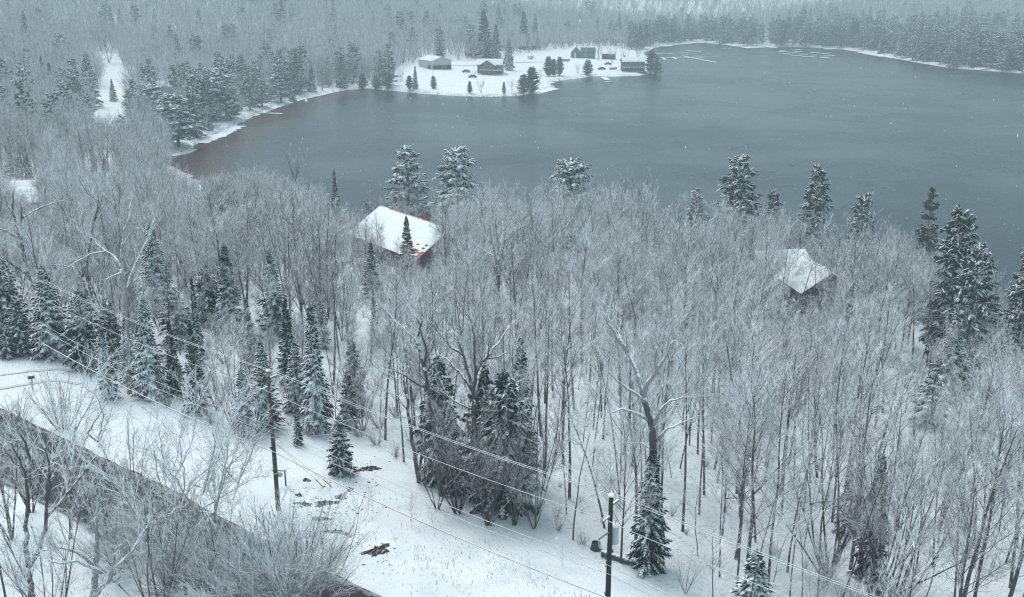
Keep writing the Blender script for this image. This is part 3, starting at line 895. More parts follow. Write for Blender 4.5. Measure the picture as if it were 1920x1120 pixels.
# the crowns keep below the water line seen beyond them
for _ in range(3):
    qx, qy = proj(nx_, ny_, nz_ + nh)
    lim = np.interp(qx, SKYLINE[:, 0], SKYLINE[:, 1]) + RNG.uniform(-3, 16, len(nh))
    over = qy < lim
    dep_ = ny_ * CP + (CZ - nz_) * SP
    nh = np.where(over, nh - (lim - qy) * dep_ / FPX / CP, nh)
keep = (nh > 3.0) & view_clear(nx_, ny_, nz_, nh)
for f_ in (.7, .68, .65):            # where a full-grown tree would hide a gap, a lower one stands
    low_ = ~keep & (nh * f_ > 2.4)
    nh = np.where(low_, nh * f_, nh)
    keep |= low_ & view_clear(nx_, ny_, nz_, nh)
nk = np.where((nh < 6.5) & (nk == 'tall'), 'fan', nk)
nx_, ny_, nz_, nh, nk = nx_[keep], ny_[keep], nz_[keep], nh[keep], nk[keep]
LAND = [(40, 560, 'in the dark woods where the wires come in'), (230, 640, 'among the dark spruces by the road bend'), (400, 700, 'behind the snowy roadside spruces'),
        (120, 440, 'on the slope behind the old leaning trees'), (330, 470, 'uphill of the spear-topped spruces'), (330, 360, 'on the slope beside the brown cove'),
        (520, 420, 'between the cove and the narrow spruces'), (470, 570, 'around the pair of narrow spruces'), (620, 620, 'behind the tallest roadside spruce'), (300, 590, 'just below the spear-topped spruce'), (400, 640, 'above the slim wood-edge spruce'), (545, 650, 'around the small snow-tufted spruce'), (420, 780, 'at the wood edge near the broad low spruce'), (330, 740, 'at the wood edge beside the snow-draped spruce'), (520, 470, 'uphill of the pair of narrow spruces'), (420, 520, 'between the spear-topped spruce and the narrow pair'), (690, 640, 'under the slender spruces near the red-edged roof'), (120, 640, 'beside the thick bushy spruce'),
        (640, 470, 'just uphill of the red-edged roof'), (650, 385, 'between the red-edged roof and the lake'), (760, 560, 'below the red-edged roof'),
        (900, 440, 'by the gable of the red-edged roof'), (880, 560, 'downslope of the red-edged roof'), (860, 370, 'under the two shore pines'),
        (1010, 640, 'around the small snowy opening in the woods'), (1010, 440, 'on the shore slope below the round dark pine'), (1010, 540, 'in the mid woods above the snowy opening'),
        (1180, 400, 'on the shore past the round pine'), (1150, 560, 'just uphill of the pale shed roof'), (1270, 640, 'below the pale shed roof'),
        (1350, 430, 'at the foot of the snow-laden shore pine'), (1330, 520, 'between the shed roof and the brown cabin'), (1500, 640, 'below the dark-walled cabin'),
        (1530, 430, 'behind the dark-walled cabin by the water'), (1650, 520, 'by the gable of the dark-walled cabin'), (1680, 680, 'beside the great snowy pine'),
        (1860, 620, 'beyond the great snowy pine'), (1850, 820, 'below the great snowy pine at the frame edge'), (700, 760, 'behind the snowy clearing'), (860, 850, 'around the big dark hemlock'),
        (1060, 880, 'just past the big dark hemlock'), (1130, 960, 'behind the transformer pole'), (1060, 760, 'in the open woods past the hemlock'), (1330, 780, 'past the broken-topped tree'),
        (1330, 960, 'near the ivied foot of the broken-topped tree'), (1480, 900, 'on the open snow floor of the woods'), (1480, 760, 'in the thick of the open snow-floored woods'), (1620, 980, 'around the spruce inside the leaning clump'),
        (1480, 1060, 'above the snow-heaped pine by the wires'), (1780, 960, 'past the leaning clump'), (1880, 1080, 'past the leaning clump, nearest the drone'), (1400, 840, 'just past the broken-topped tree'), (1400, 1000, 'beside the grey fallen limb'), (1560, 880, 'uphill of the bow-stemmed dark tree'), (1330, 1080, 'at the lowest wires'), (1720, 1060, 'hard against the leaning clump'), (1540, 970, 'around the dark broken branch'), (1240, 900, 'around the broken-topped trunk'), (1180, 880, 'short of the broken-topped tree'), (1000, 820, 'uphill of the big dark hemlock'), (1420, 920, 'amid the open wood floor'), (1850, 1000, 'low at the frame edge'), (1700, 930, 'uphill of the leaning clump'), (150, 700, 'by the white-barked tree'), (560, 760, 'behind the brown pole'), (1650, 830, 'in the grey thicket above the leaning clump')]
LP = np.array([l[:2] for l in LAND], float)
def where(qx, qy, room):
    k = int(np.argmin((LP[:, 0] - qx) ** 2 + (1.3 * (LP[:, 1] - qy)) ** 2))
    t = LAND[k][2]
    e = ', road side' if qy > LP[k, 1] + 14 else (', lake side' if qy < LP[k, 1] - 14 else '')
    return t + e if len(t.split()) + 2 < room else t
bx_, by_ = proj(nx_, ny_, nz_)
size = nh / np.hypot(np.hypot(nx_, ny_), CZ - nz_)
vis = (bx_ > -60) & (bx_ < 1990)
order = np.argsort(-np.where(vis, size, size * .2))
cnt = {'tree': 0, 'sapling': 0}
REST = []
nvar = {'tall': 6, 'fan': 4, 'sapling': 4}
for i_ in order:
    k = nk[i_]; c = 'sapling' if k == 'sapling' else 'tree'
    if cnt[c] >= (285 if c == 'tree' else 150):
        REST.append(i_); continue
    cnt[c] += 1
    qx, qy = bx_[i_], by_[i_]
    v = int(RNG.integers(nvar[k])) if (k != 'tall' or qy < 700 or RNG.random() < .35) else int(RNG.integers(3))
    dk = RNG.random() < (.45 if qx < 640 else .14)
    if c == 'sapling':
        form = 'spindly young tree' if nh[i_] > 5 else 'thin sapling'
        lab = f'{form} rimed white, {where(qx, qy, 11)}'
    else:
        form = ('narrow-crowned' if v < 3 else 'broad-crowned') if k == 'tall' else 'many-stemmed'
        if nh[i_] < 11.5: form = 'short ' + form
        lab = f"{form} bare tree {'with darker twigs' if dk else 'rimed white'}, {where(qx, qy, 9)}"
    tree('sapling' if c == 'sapling' else 'bare_tree', k, lab, (nx_[i_], ny_[i_], nz_[i_]), nh[i_],
         'rimed saplings in the near woods' if c == 'sapling' else 'rimed bare trees in the near woods', v, lean=abs(RNG.normal(0, .06)) + (.12 if RNG.random() < .06 else 0), lean_dir=RNG.uniform(0, 6.28),
         widen=RNG.uniform(.75, 1.3), mats=(None, 'twig_dark') if dk else None)
print('near trees', cnt, 'rest', len(REST))

# ------------------------------------------------------------------ woods as a mass: the remainder here, and the hills round the lake
def scatter(name, pos, scl, idx, meshes, label):
    """one object: trees standing at points (geometry nodes); each point has its kind, size and turn"""
    coll = bpy.data.collections.new(name + '_kinds')
    for j, ms in enumerate(meshes):
        o = bpy.data.objects.new('tree_form_%02d' % j, ms)
        coll.objects.link(o)
    me = bpy.data.meshes.new(name)
    me.vertices.add(len(pos)); me.vertices.foreach_set('co', np.asarray(pos, np.float32).ravel())
    rot = np.c_[RNG.normal(0, .05, len(pos)), RNG.normal(0, .05, len(pos)), RNG.uniform(0, 6.283, len(pos))]
    a = me.attributes.new('turn', 'FLOAT_VECTOR', 'POINT'); a.data.foreach_set('vector', rot.astype(np.float32).ravel())
    a = me.attributes.new('size', 'FLOAT', 'POINT'); a.data.foreach_set('value', np.asarray(scl, np.float32))
    a = me.attributes.new('form', 'INT', 'POINT'); a.data.foreach_set('value', np.asarray(idx, np.int32))
    me.update()
    o = put(name, me)
    ng = bpy.data.node_groups.new(name, 'GeometryNodeTree')
    ng.interface.new_socket('Geometry', in_out='INPUT', socket_type='NodeSocketGeometry')
    ng.interface.new_socket('Geometry', in_out='OUTPUT', socket_type='NodeSocketGeometry')
    gi, go = ng.nodes.new('NodeGroupInput'), ng.nodes.new('NodeGroupOutput')
    ci = ng.nodes.new('GeometryNodeCollectionInfo')
    ci.inputs['Collection'].default_value = coll
    ci.inputs['Separate Children'].default_value = True
    ci.inputs['Reset Children'].default_value = True
    ip = ng.nodes.new('GeometryNodeInstanceOnPoints')
    ip.inputs['Pick Instance'].default_value = True
    def att(nm, ty):
        n = ng.nodes.new('GeometryNodeInputNamedAttribute'); n.data_type = ty; n.inputs['Name'].default_value = nm
        return n.outputs['Attribute']
    e2r = ng.nodes.new('FunctionNodeEulerToRotation')
    ng.links.new(att('turn', 'FLOAT_VECTOR'), e2r.inputs[0])
    ng.links.new(gi.outputs[0], ip.inputs['Points'])
    ng.links.new(ci.outputs[0], ip.inputs['Instance'])
    ng.links.new(att('form', 'INT'), ip.inputs['Instance Index'])
    ng.links.new(e2r.outputs[0], ip.inputs['Rotation'])
    ng.links.new(att('size', 'FLOAT'), ip.inputs['Scale'])
    ng.links.new(ip.outputs[0], go.inputs[0])
    md = o.modifiers.new('trees', 'NODES'); md.node_group = ng
    return tag(o, label, 'woods', None, 'stuff')
def joined(name, t, c, mt, mc):
    """trunk and crown of a tree in one mesh, for the mass"""
    mb = MB()
    for src in (t, c):
        for V in src.V: pass
    V = np.concatenate([np.concatenate(t.V), np.concatenate(c.V)])
    off = t.n
    f4 = [np.concatenate(s.F4) + o for s, o in ((t, 0), (c, off)) if s.F4]
    f3 = [np.concatenate(s.F3) + o for s, o in ((t, 0), (c, off)) if s.F3]
    n4t = sum(len(q) for q in t.F4); n4c = sum(len(q) for q in c.F4); n3t = sum(len(q) for q in t.F3); n3c = sum(len(q) for q in c.F3)
    fl = ([np.concatenate(f4)] if f4 else []) + ([np.concatenate(f3)] if f3 else [])
    me = make_mesh(name, V, fl)
    me.materials.append(M[mt]); me.materials.append(M[mc])
    mi = np.concatenate([np.zeros(n4t), np.ones(n4c), np.zeros(n3t), np.ones(n3c)]).astype(np.int32)
    me.polygons.foreach_set('material_index', mi)
    return me
near_forms = [joined('mass_tall', *KIND['tall'][v][3], 'bark', 'twig') for v in range(6)] + [joined('mass_fan', *KIND['fan'][v][3], 'bark', 'twig') for v in range(4)] + \
             [joined('mass_sapling', *KIND['sapling'][v][3], 'bark', 'twig') for v in range(4)] + [joined('mass_shrub', *KIND['shrub'][v][3], 'bark', 'twig') for v in range(3)]
base_of = {'tall': (0, 6, 15), 'fan': (6, 4, 12), 'sapling': (10, 4, 5)}
pos, scl, idx = [], [], []
for i_ in REST:
    b0, n_, h0 = base_of[nk[i_]]
    pos.append((nx_[i_], ny_[i_], nz_[i_])); scl.append(nh[i_] / h0); idx.append(b0 + int(RNG.integers(n_)))
scatter('woods_behind', pos, scl, idx, near_forms, 'the many further bare trees filling the near woods down to the lake')
# brush under the trees
BR = darts(-140, 100, 36, 200, lambda x, y: 2.2, 50000, ok_near)
bz = terrain(BR[:, 0], BR[:, 1])
hb = RNG.uniform(.5, 2.4, len(BR))
bq = proj(BR[:, 0], BR[:, 1], bz)
hb = np.where((bq[1] > 700) & (bq[0] > 1000), hb * .5, hb)
kp = view_clear(BR[:, 0], BR[:, 1], bz, hb, (.2, 1.0)) & ((RNG.random(len(BR)) < .45) | (bq[1] < 700) | (bq[0] < 1000))
BR, bz, hb = BR[kp], bz[kp], hb[kp]
scatter('undergrowth', np.c_[BR, bz], hb / 2.2, 14 + RNG.integers(0, 3, len(BR)), near_forms, 'low rimed brush and seedlings on the snowy floor of the near woods')

far_forms, far_h = [], []
for k, mt, mc, h0 in (('tall', 'bark', 'twig_far', 15), ('fan', 'bark', 'twig_far', 12), ('spruce', 'bark', 'needle', 13), ('pine', 'bark', 'needle_pine', 17)):
    for t, c in FAR[k]:
        far_forms.append(joined('far_' + k, t, c, mt, mc)); far_h.append(h0)
far_h = np.array(far_h, float)
def ok_far(x, y):
    d = shore_dist(x, y)
    z = terrain(x, y, d)
    qx, qy = proj(x, y, z)
    lone = (d > 3) & (y > 170) & ~((y < 290) & (x > -150) & (x < 110)) & (qx > -350) & (qx < 2270) & (qy > -60)
    lone &= ~inpoly(LAWN, qx, qy) & ~inpoly(GLADE, qx, qy)
    lone &= ~((qx > 1433) & (qx < 1442) & (qy > 60) & (qy < 95))
    return lone
F1 = np.concatenate([jgrid(-430, 430, 170, 420, 3.9, ok_far), jgrid(-430, 430, 420, 600, 4.4, ok_far)])
F2 = jgrid(-760, 900, 600, 1050, 5.4, ok_far)
F3 = jgrid(-1300, 1600, 1050, 2100, 9, ok_far)
FA = np.concatenate([F1, F2, F3])
fd = shore_dist(FA[:, 0], FA[:, 1]); fz = terrain(FA[:, 0], FA[:, 1], fd)
fqx, fqy = proj(FA[:, 0], FA[:, 1], fz)
con = 0.015 + 0.05 * (wob(FA[:, 0], FA[:, 1], 31, 1) > .45) + 0.42 * (fd < 45) * (FA[:, 1] > 520) * (fqx > 1180) + 0.16 * (fd < 40) * (fqx < 740)
con = con + 0.25 * (fqx > 1500) * (fd < 140)
u = RNG.random(len(FA))
fi = np.where(u < con, np.where(RNG.random(len(FA)) < .2, 6 + RNG.integers(0, 2, len(FA)), 8 + RNG.integers(0, 2, len(FA))), np.where(RNG.random(len(FA)) < .75, RNG.integers(0, 4, len(FA)), 4 + RNG.integers(0, 2, len(FA))))
fh = np.where(fi < 6, RNG.uniform(10, 16, len(FA)), RNG.uniform(9, 20, len(FA)))
fh = np.where((fd < 12) & (fi < 6), fh * RNG.uniform(.45, .9, len(FA)), fh)
kp = view_clear(FA[:, 0], FA[:, 1], fz, fh)
FA, fz, fh, fi, fd = FA[kp], fz[kp], fh[kp], fi[kp], fd[kp]
hill = (fd > 0)
scatter('far_woods', np.c_[FA, fz], fh / far_h[fi], fi, far_forms, 'hazy snow-rimed woods covering the hills round the lake')
print('far woods', len(FA))
# ------------------------------------------------------------------ conifers one can point to, near woods
def con_base(kind, x, yt, yb, label, name, v=None, widen=1.0, mats=None, group=None, cat='tree'):
    p, h = stand(x, yt, yb)
    return tree(name, kind, label, p, h, group, v, widen=widen, mats=mats, cat=cat)
def con_top(kind, x, yt, h, label, name, v=None, widen=1.0, mats=None, group=None):
    p = place_top(x, yt, h)
    return tree(name, kind, label, p, h, group, v, widen=widen, mats=mats)
for x, yt, yb, wd, lab in SPR:
    con_base('spruce', x, yt, yb, lab, 'spruce_tree', None, wd, group='spruces of the near woods')
for x, yt, yb, wd, v, lab in PIN:
    hem = 'hemlock' in lab
    con_base('hemlock' if hem else 'pine', x, yt, yb, lab, 'hemlock_tree' if hem else 'pine_tree', v, wd * (.75 if v == 1 and 'slim' in lab else 1), group='hemlocks of the near woods' if hem else 'pines along the near shore',
             mats=(None, 'needle_bare') if 'wispy' in lab else None)
FILL = [(215, 560, 690), (270, 610, 725), (330, 600, 740), (335, 540, 650), (470, 560, 680), (500, 640, 800), (395, 500, 610), (560, 640, 770), (655, 700, 800), (665, 640, 745), (850, 760, 925), (250, 500, 610), (600, 530, 650), (15, 590, 672)]
FW_ = ['behind the white-barked tree', 'against the snow-draped spruce', 'between the snow-draped and slim wood-edge spruces', 'above the snow-draped spruce', 'between the pair of narrow spruces', 'behind the brown pole top',
       'uphill of the thin ragged spruce', 'in the shade of the tallest roadside spruce', 'past the tallest roadside spruce, clearing side', 'past the tallest roadside spruce, uphill side', 'among the dark hemlocks at the clearing', 'below the spear-topped spruce', 'uphill of the small snow-tufted spruce', 'at the frame edge above the driveway']
for (x, yt, yb), t_ in zip(FILL, FW_):
    con_base('hemlock' if x % 2 else 'spruce', x, yt, yb, 'shaded young evergreen ' + t_, 'young_evergreen', None, RNG.uniform(.8, 1.25), group='shaded young evergreens of the roadside woods', mats=(None, 'needle_hemlock'))
# ------------------------------------------------------------------ far conifers: the left shore, behind the point, the point itself, the far shore
FARC = [  # kind, x, tip, foot, widen, label
    ('pine', 118, 62, 132, 1.0, 'hazy pine crown alone on the hillside above the glade'),
    ('spruce', 84, 105, 165, .9, 'faint pointed spruce on the hazy slope, beside the bushier one'),
    ('spruce', 100, 118, 185, 1.1, 'bushier faint spruce on the hazy slope'),
    ('spruce', 172, 98, 200, 1.1, 'tall dim spruce at the uphill side of the glade'),
    ('spruce', 150, 150, 212, 1.2, 'dim wide spruce by the low corner of the glade'),
    ('spruce', 213, 148, 190, .95, 'lone little spruce standing on the open snow of the glade'),
    ('pine', 130, 175, 240, 1.1, 'snow-flecked pine below the low corner of the glade'),
    ('pine', 292, 160, 245, 1.2, 'dark dense hemlock directly below the glade cabin'),
    ('pine', 335, 178, 275, 1.45, 'huge snow-decked pine by the water below the glade cabin'),
    ('spruce', 372, 210, 258, 1.1, 'small shore spruce hugging the huge snow-decked pine'),
    ('spruce', 395, 215, 245, 1.5, 'bushy low evergreen above the white beach strip'),
    ('pine', 410, 130, 222, 1.5, 'massive snow-patched pine at the bend of the shore'),
    ('pine', 440, 165, 222, .9, 'dark shore pine between the massive one and the plank dock'),
    ('pine', 370, 68, 130, .8, 'ragged pine above the massive snow-patched one'),
    ('pine', 492, 148, 200, 1.3, 'snowy shore pine beside the plank dock'),
    ('pine', 527, 112, 192, 1.1, 'layered shore pine, tallest past the plank dock'),
    ('spruce', 548, 118, 190, .8, 'slim dark spruce beside the layered shore pine'),
    ('spruce', 585, 115, 172, 1.2, 'spreading spruce where the shore straightens'),
    ('pine', 455, 14, 50, .8, 'solitary pine crown high on the hazy hill'),
    ('spruce', 640, 110, 164, 1.3, 'frosted evergreen on the bank midway to the point'),
    ('spruce', 715, 98, 160, .8, 'pointed spruce just before the open snow of the point'),
    ('cedar', 705, 138, 166, 1.5, 'dark bushy cedar at the edge of the point'),
    ('cedar', 728, 132, 166, 1.4, 'rounded cedar where the lawn of the point begins'),
    ('cedar', 680, 135, 165, 1.5, 'grey cedar in the thicket short of the point'),
    ('cedar', 768, 140, 168, 1.1, 'low cedar paired with the spired one on the lawn'),
    ('spruce', 779, 124, 167, .85, 'spired spruce with a bare leader on the lawn'),
    ('cedar', 813, 140, 167, 1.1, 'egg-shaped cedar under the white pole'),
    ('cedar', 881, 151, 175, .8, 'small cone cedar at the water below the porch house'),
    ('cedar', 945, 152, 177, .75, 'small cone cedar at the water beside the twiggy shrubs'),
    ('cedar', 982, 137, 175, 1.3, 'wide dark cedar on the rocks at the tip of the lawn'),
    ('cedar', 997, 122, 174, 1.1, 'tall cedar on the rocks at the tip of the lawn'),
    ('cedar', 1028, 103, 143, 1.0, 'shore cedar of the close trio, nearest the tip'),
    ('cedar', 1038, 108, 143, .8, 'shore cedar of the close trio, the middle one'),
    ('cedar', 1049, 104, 142, .9, 'shore cedar of the close trio, nearest the blue barn'),
    ('cedar', 1102, 110, 141, 1.35, 'round-headed cedar alone on the bank before the blue barn'),
    ('cedar', 1220, 92, 138, 1.1, 'tall cedar just behind the boathouse'),
    ('cedar', 1230, 100, 142, 1.2, 'wide cedar leaning over the water past the boathouse'),
    ('spruce', 954, 70, 132, 1.0, 'tall spruce standing right by the porch house'),
    ('spruce', 908, 18, 108, 1.0, 'highest dark spruce behind the porch house'),
    ('spruce', 930, 45, 108, 1.0, 'mid dark spruce behind the porch house roof'),
    ('spruce', 878, 62, 104, 1.4, 'blue-grey spruce between the long shed and the porch house'),
    ('spruce', 982, 22, 92, 1.2, 'broad tall spruce at the back of the lawn'),
    ('spruce', 1003, 26, 92, .9, 'slim snowy spruce at the back of the lawn'),
    ('spruce', 825, 78, 108, 1.5, 'low spruce behind the long shed'),
    ('pine', 735, 60, 100, 1.0, 'faint pine in the woods above the cedars'),
    ('pine', 1075, 48, 80, 1.0, 'hazy pine behind the blue barn'),
    ('pine', 1155, 38, 85, 1.0, 'hazy snow-flecked pine beyond the barn wing'),
    ('pine', 1180, 40, 85, .9, 'hazy pine beyond the boathouse roof'),
]
for k, x, yt, yb, wd, lab in FARC:
    nm = {'pine': 'pine_tree', 'spruce': 'spruce_tree', 'cedar': 'cedar_tree'}[k]
    if 'hemlock' in lab: nm = 'hemlock_tree'
    con_base(k, x, yt, yb, lab, nm, None, wd * (1.5 if k == 'pine' and x < 640 else 1.15), group='conifers round the far water')
# a row along the far shore
SECT = [(1245, 'on the far bank behind the long docks'), (1330, 'on the far bank short of the white cut'), (1395, 'on the far bank at the edge of the white cut'), (1475, 'on the far bank behind the raft of floats'),
        (1560, 'on the far bank past the raft of floats'), (1650, 'over the white ice shelf'), (1750, 'over the end of the ice shelf'), (1815, 'beside the snowy boat ramp'), (1900, 'past the snowy boat ramp')]
shore_line = [p for p in far_px if p[0] > 1240][::-1]
sx_, sy_ = np.array([p[0] for p in shore_line]), np.array([p[1] for p in shore_line])
for j in range(64):
    x = 1250 + j * 10.8 + RNG.uniform(-5, 5)
    if 1424 < x < 1452 or 1832 < x < 1856: continue
    yb = np.interp(x, sx_, sy_) - RNG.uniform(2, 9)
    p = ground(x, yb)
    h = RNG.uniform(13, 22) if x > 1440 else RNG.uniform(10, 17)
    kind = 'pine' if RNG.random() < .7 else 'spruce'
    sec = SECT[int(np.argmin([abs(s[0] - x) for s in SECT]))][1]
    lab = ('dark broad pine ' if kind == 'pine' else 'dark pointed spruce ') + sec
    tree(kind + '_tree', kind, lab, p, h, 'dark conifers lining the far bank', widen=RNG.uniform(.9, 1.3) * (1.0 if kind == 'pine' else 1.3))

# ------------------------------------------------------------------ old trees with a shape of their own
def old_tree(name, label, foot, trunk, limbs, mats=('bark_pale', 'bark', 'twig'), seed=0, fine=1.0, name_group=None, yvar=.55):
    """foot: picture pixel of the foot. trunk and limbs: [(dx, dz, radius), ...] in metres right of and above the foot; the depth of each limb wanders"""
    rnd = random.Random(seed)
    p = np.array(foot, float) if len(foot) == 3 else ground(*foot)
    r = thing(name, label, 'tree', p, 0, name_group)
    def line(pts, y0=0.0, slope=0.0):
        out, y = [], y0
        for k, (x, z, _) in enumerate(pts):
            if k: y += slope * math.hypot(x - pts[k - 1][0], z - pts[k - 1][1]) + rnd.gauss(0, .05)
            out.append((x, y, z))
        return np.array(out)
    def fine_line(P_, R_):
        """subdivide with a little crookedness"""
        o, q = [P_[0]], [R_[0]]
        for a, b, ra_, rb_ in zip(P_[:-1], P_[1:], R_[:-1], R_[1:]):
            L = np.linalg.norm(b - a); n = max(2, int(L / .45))
            for k in range(1, n + 1):
                f = k / n
                o.append(a + (b - a) * f + (np.array([rnd.gauss(0, .035), rnd.gauss(0, .035), rnd.gauss(0, .03)]) if k < n else 0)); q.append(ra_ + (rb_ - ra_) * f)
        return np.array(o), np.array(q)
    tw, lim = Segs(), Segs()
    T0 = line(trunk)
    mb = MB(); a, b = fine_line(T0, [t[2] for t in trunk]); mb.tube(a, b, 9)
    mb.build('trunk', M[mats[0]], r, True)
    P = dict(wig=.13, up=.04, dens=1.9, fork=3, rt=.0105)
    allp = [(a, b)]
    for L in limbs:
        sl = rnd.choice((-1, 1)) * rnd.uniform(.15, yvar)
        st = L[0]
        # start depth: where the limb leaves the trunk or a former limb
        best = min((np.hypot(q[0] - st[0], q[2] - st[1]), q[1]) for A_, _ in allp for q in A_)
        P_ = line(L, best[1], sl)
        a, b = fine_line(P_, [t[2] for t in L])
        allp.append((a, b))
        lb = MB(); lb.tube(a, b, 7); lb.build('limb', M[mats[1]], r, True)
        n = len(a)
        for k in range(2, n, 1):
            for _q in range(int(.75 * fine + rnd.random())):
                d = unit(a[k] - a[k - 1]); dd = unit(d + perp(d, rnd) * rnd.uniform(.6, 1.1) + np.array([0, 0, .12]))
                limb(rnd, a[k], dd, rnd.uniform(.7, 2.1) * (1 - .4 * k / n), min(.03, b[k] * .5), lim, tw, P, 0)
        d = unit(a[-1] - a[-2])
        for _ in range(3):
            limb(rnd, a[-1], unit(d + perp(d, rnd) * .45), rnd.uniform(.8, 1.8), b[-1] * .7, lim, tw, P, 0)
    cb = MB(); lim.into(cb, 4); tw.into(cb, 3)
    cb.build('crown', M[mats[2]], r)
    return r
def px_tree(name, label, foot_px, trunk_px, limbs_px, r0, mats=('bark_pale', 'bark', 'twig'), seed=0, fine=1.0, **k):
    """the same from pixel outlines: each becomes metres in the upright plane through the foot"""
    p = ground(*foot_px)
    def m(q):
        rr_ = ray(q[0], q[1]); t = p[1] / rr_[1]
        return (rr_[0] * t - p[0], CZ + rr_[2] * t - p[2])
    def conv(pts, ra_, rb_):
        n = len(pts)
        return [(*m(q), ra_ + (rb_ - ra_) * i / (n - 1)) for i, q in enumerate(pts)]
    tr = conv(trunk_px, r0, r0 * .55)
    lm = [conv(l[1:], l[0] * r0, max(.018, l[0] * r0 * .3)) for l in limbs_px]
    return old_tree(name, label, tuple(p), tr, lm, mats, seed, fine, **k)
OG = 'old crooked trees standing out of the woods'
px_tree('old_tree', 'broken-topped old tree with forked snowy limbs behind the transformer pole', (1238, 1062), [(1238, 1070), (1236, 960), (1228, 880), (1224, 810), (1214, 770), (1206, 742)],
        [(.62, (1206, 745), (1212, 715), (1228, 680), (1245, 645), (1252, 615)), (.55, (1206, 745), (1200, 715), (1185, 680), (1172, 655), (1165, 640)), (.5, (1180, 672), (1160, 640), (1140, 610), (1130, 585)),
         (.5, (1218, 790), (1190, 772), (1165, 760), (1140, 768)), (.45, (1225, 800), (1235, 770), (1255, 745), (1275, 735)), (.4, (1228, 690), (1222, 660), (1226, 630)), (.42, (1214, 760), (1190, 735), (1160, 712), (1140, 690)),
         (.35, (1232, 830), (1250, 800), (1268, 790), (1300, 770)), (.33, (1230, 850), (1205, 838), (1180, 842))], .30, ('bark', 'bark_pale', 'twig'), 1, name_group=OG)
px_tree('old_tree', 'wide many-limbed old tree in front of the black hemlock', (897, 958), [(897, 962), (893, 860), (889, 790), (888, 750)],
        [(.6, (888, 752), (895, 720), (910, 690), (940, 660), (955, 640)), (.6, (888, 750), (880, 715), (868, 680), (850, 640)), (.55, (888, 740), (892, 690), (890, 640), (886, 600)), (.5, (885, 735), (860, 710), (835, 695), (812, 690)),
         (.45, (893, 790), (930, 770), (960, 752), (985, 745)), (.42, (895, 812), (915, 806), (940, 795), (955, 785)), (.4, (910, 690), (935, 690), (960, 680)), (.4, (868, 680), (845, 670), (815, 640), (800, 620)), (.36, (892, 700), (915, 660), (920, 620)),
         (.35, (889, 770), (850, 760), (820, 745))], .24, ('bark', 'bark', 'twig_dark'), 2, name_group=OG, yvar=.9)
px_tree('old_tree', 'straight white-barked tree plastered with snow by the road bend', (243, 738), [(243, 742), (240, 660), (237, 600), (234, 540), (226, 505)],
        [(.6, (230, 515), (222, 495), (224, 460), (226, 430)), (.6, (236, 545), (246, 500), (258, 465), (266, 425)), (.5, (226, 465), (245, 440), (262, 420), (272, 395)), (.5, (226, 500), (205, 485), (185, 480), (160, 470)),
         (.42, (185, 480), (160, 482), (130, 500), (110, 505)), (.4, (228, 510), (205, 520), (195, 545), (190, 560)), (.35, (240, 540), (262, 520), (280, 535)), (.35, (224, 440), (232, 410), (230, 385))], .20, ('bark_pale', 'bark_pale', 'twig'), 3, name_group=OG, yvar=.8)
px_tree('old_tree', 'bowed old tree arching its snowy limb over the bushy spruce', (190, 645), [(192, 650), (178, 590), (165, 545), (155, 520)],
        [(.6, (155, 520), (148, 500), (125, 492), (100, 488), (80, 485)), (.6, (155, 520), (155, 480), (150, 430), (155, 395), (150, 370)), (.45, (150, 430), (160, 400), (165, 375)), (.4, (155, 480), (135, 450), (110, 440)), (.4, (120, 490), (95, 510), (75, 520)), (.35, (153, 400), (130, 380), (115, 350))],
        .16, ('bark_pale', 'bark', 'twig'), 4, name_group=OG, yvar=.8)
px_tree('old_tree', 'black leaning giant with spread limbs at the frame edge', (88, 605), [(90, 612), (72, 550), (55, 515), (45, 480), (42, 450)],
        [(.65, (42, 452), (34, 420), (30, 390), (35, 355)), (.6, (44, 460), (52, 425), (60, 400), (66, 375)), (.55, (55, 515), (35, 495), (15, 470), (0, 445), (-15, 430)), (.5, (42, 450), (20, 430), (0, 420), (-20, 425)), (.45, (34, 410), (15, 385), (5, 360)), (.4, (60, 400), (85, 385), (110, 378))],
        .30, ('bark', 'bark', 'twig'), 5, name_group=OG, yvar=.8)
px_tree('old_tree', 'tall crooked tree with pale forked top in the mid woods', (938, 645), [(938, 650), (936, 580), (934, 520), (932, 495)],
        [(.7, (932, 495), (928, 470), (922, 440), (920, 410)), (.6, (932, 492), (940, 465), (944, 435), (942, 420)), (.4, (928, 480), (910, 470), (892, 460)), (.4, (936, 520), (950, 505), (962, 490)), (.35, (922, 450), (905, 430), (895, 410))], .20, ('bark', 'bark_pale', 'twig'), 6, name_group=OG)
px_tree('old_tree', 'pale-stemmed tree with a kinked snowy leader in the mid woods', (1040, 570), [(1040, 575), (1048, 530), (1050, 495), (1053, 465), (1058, 430)],
        [(.7, (1058, 432), (1050, 405), (1040, 385), (1045, 360)), (.4, (1052, 470), (1062, 450), (1072, 440)), (.4, (1050, 500), (1030, 480), (1015, 470)), (.4, (1058, 430), (1075, 410), (1080, 390))], .20, ('bark_pale', 'bark_pale', 'twig'), 7, name_group=OG)
px_tree('old_tree', 'dark twin-forked tree at the clearing edge beside the hemlocks', (827, 930), [(827, 935), (822, 870), (812, 800), (800, 720), (795, 690)],
        [(.6, (795, 692), (785, 665), (775, 645), (740, 620)), (.6, (795, 690), (800, 660), (790, 620), (782, 590)), (.5, (800, 730), (780, 715), (755, 690), (735, 680)), (.45, (810, 790), (790, 775), (770, 778)), (.4, (782, 640), (790, 600), (785, 560)), (.4, (800, 700), (820, 670), (830, 650))], .19, ('bark', 'bark', 'twig'), 8, name_group=OG)
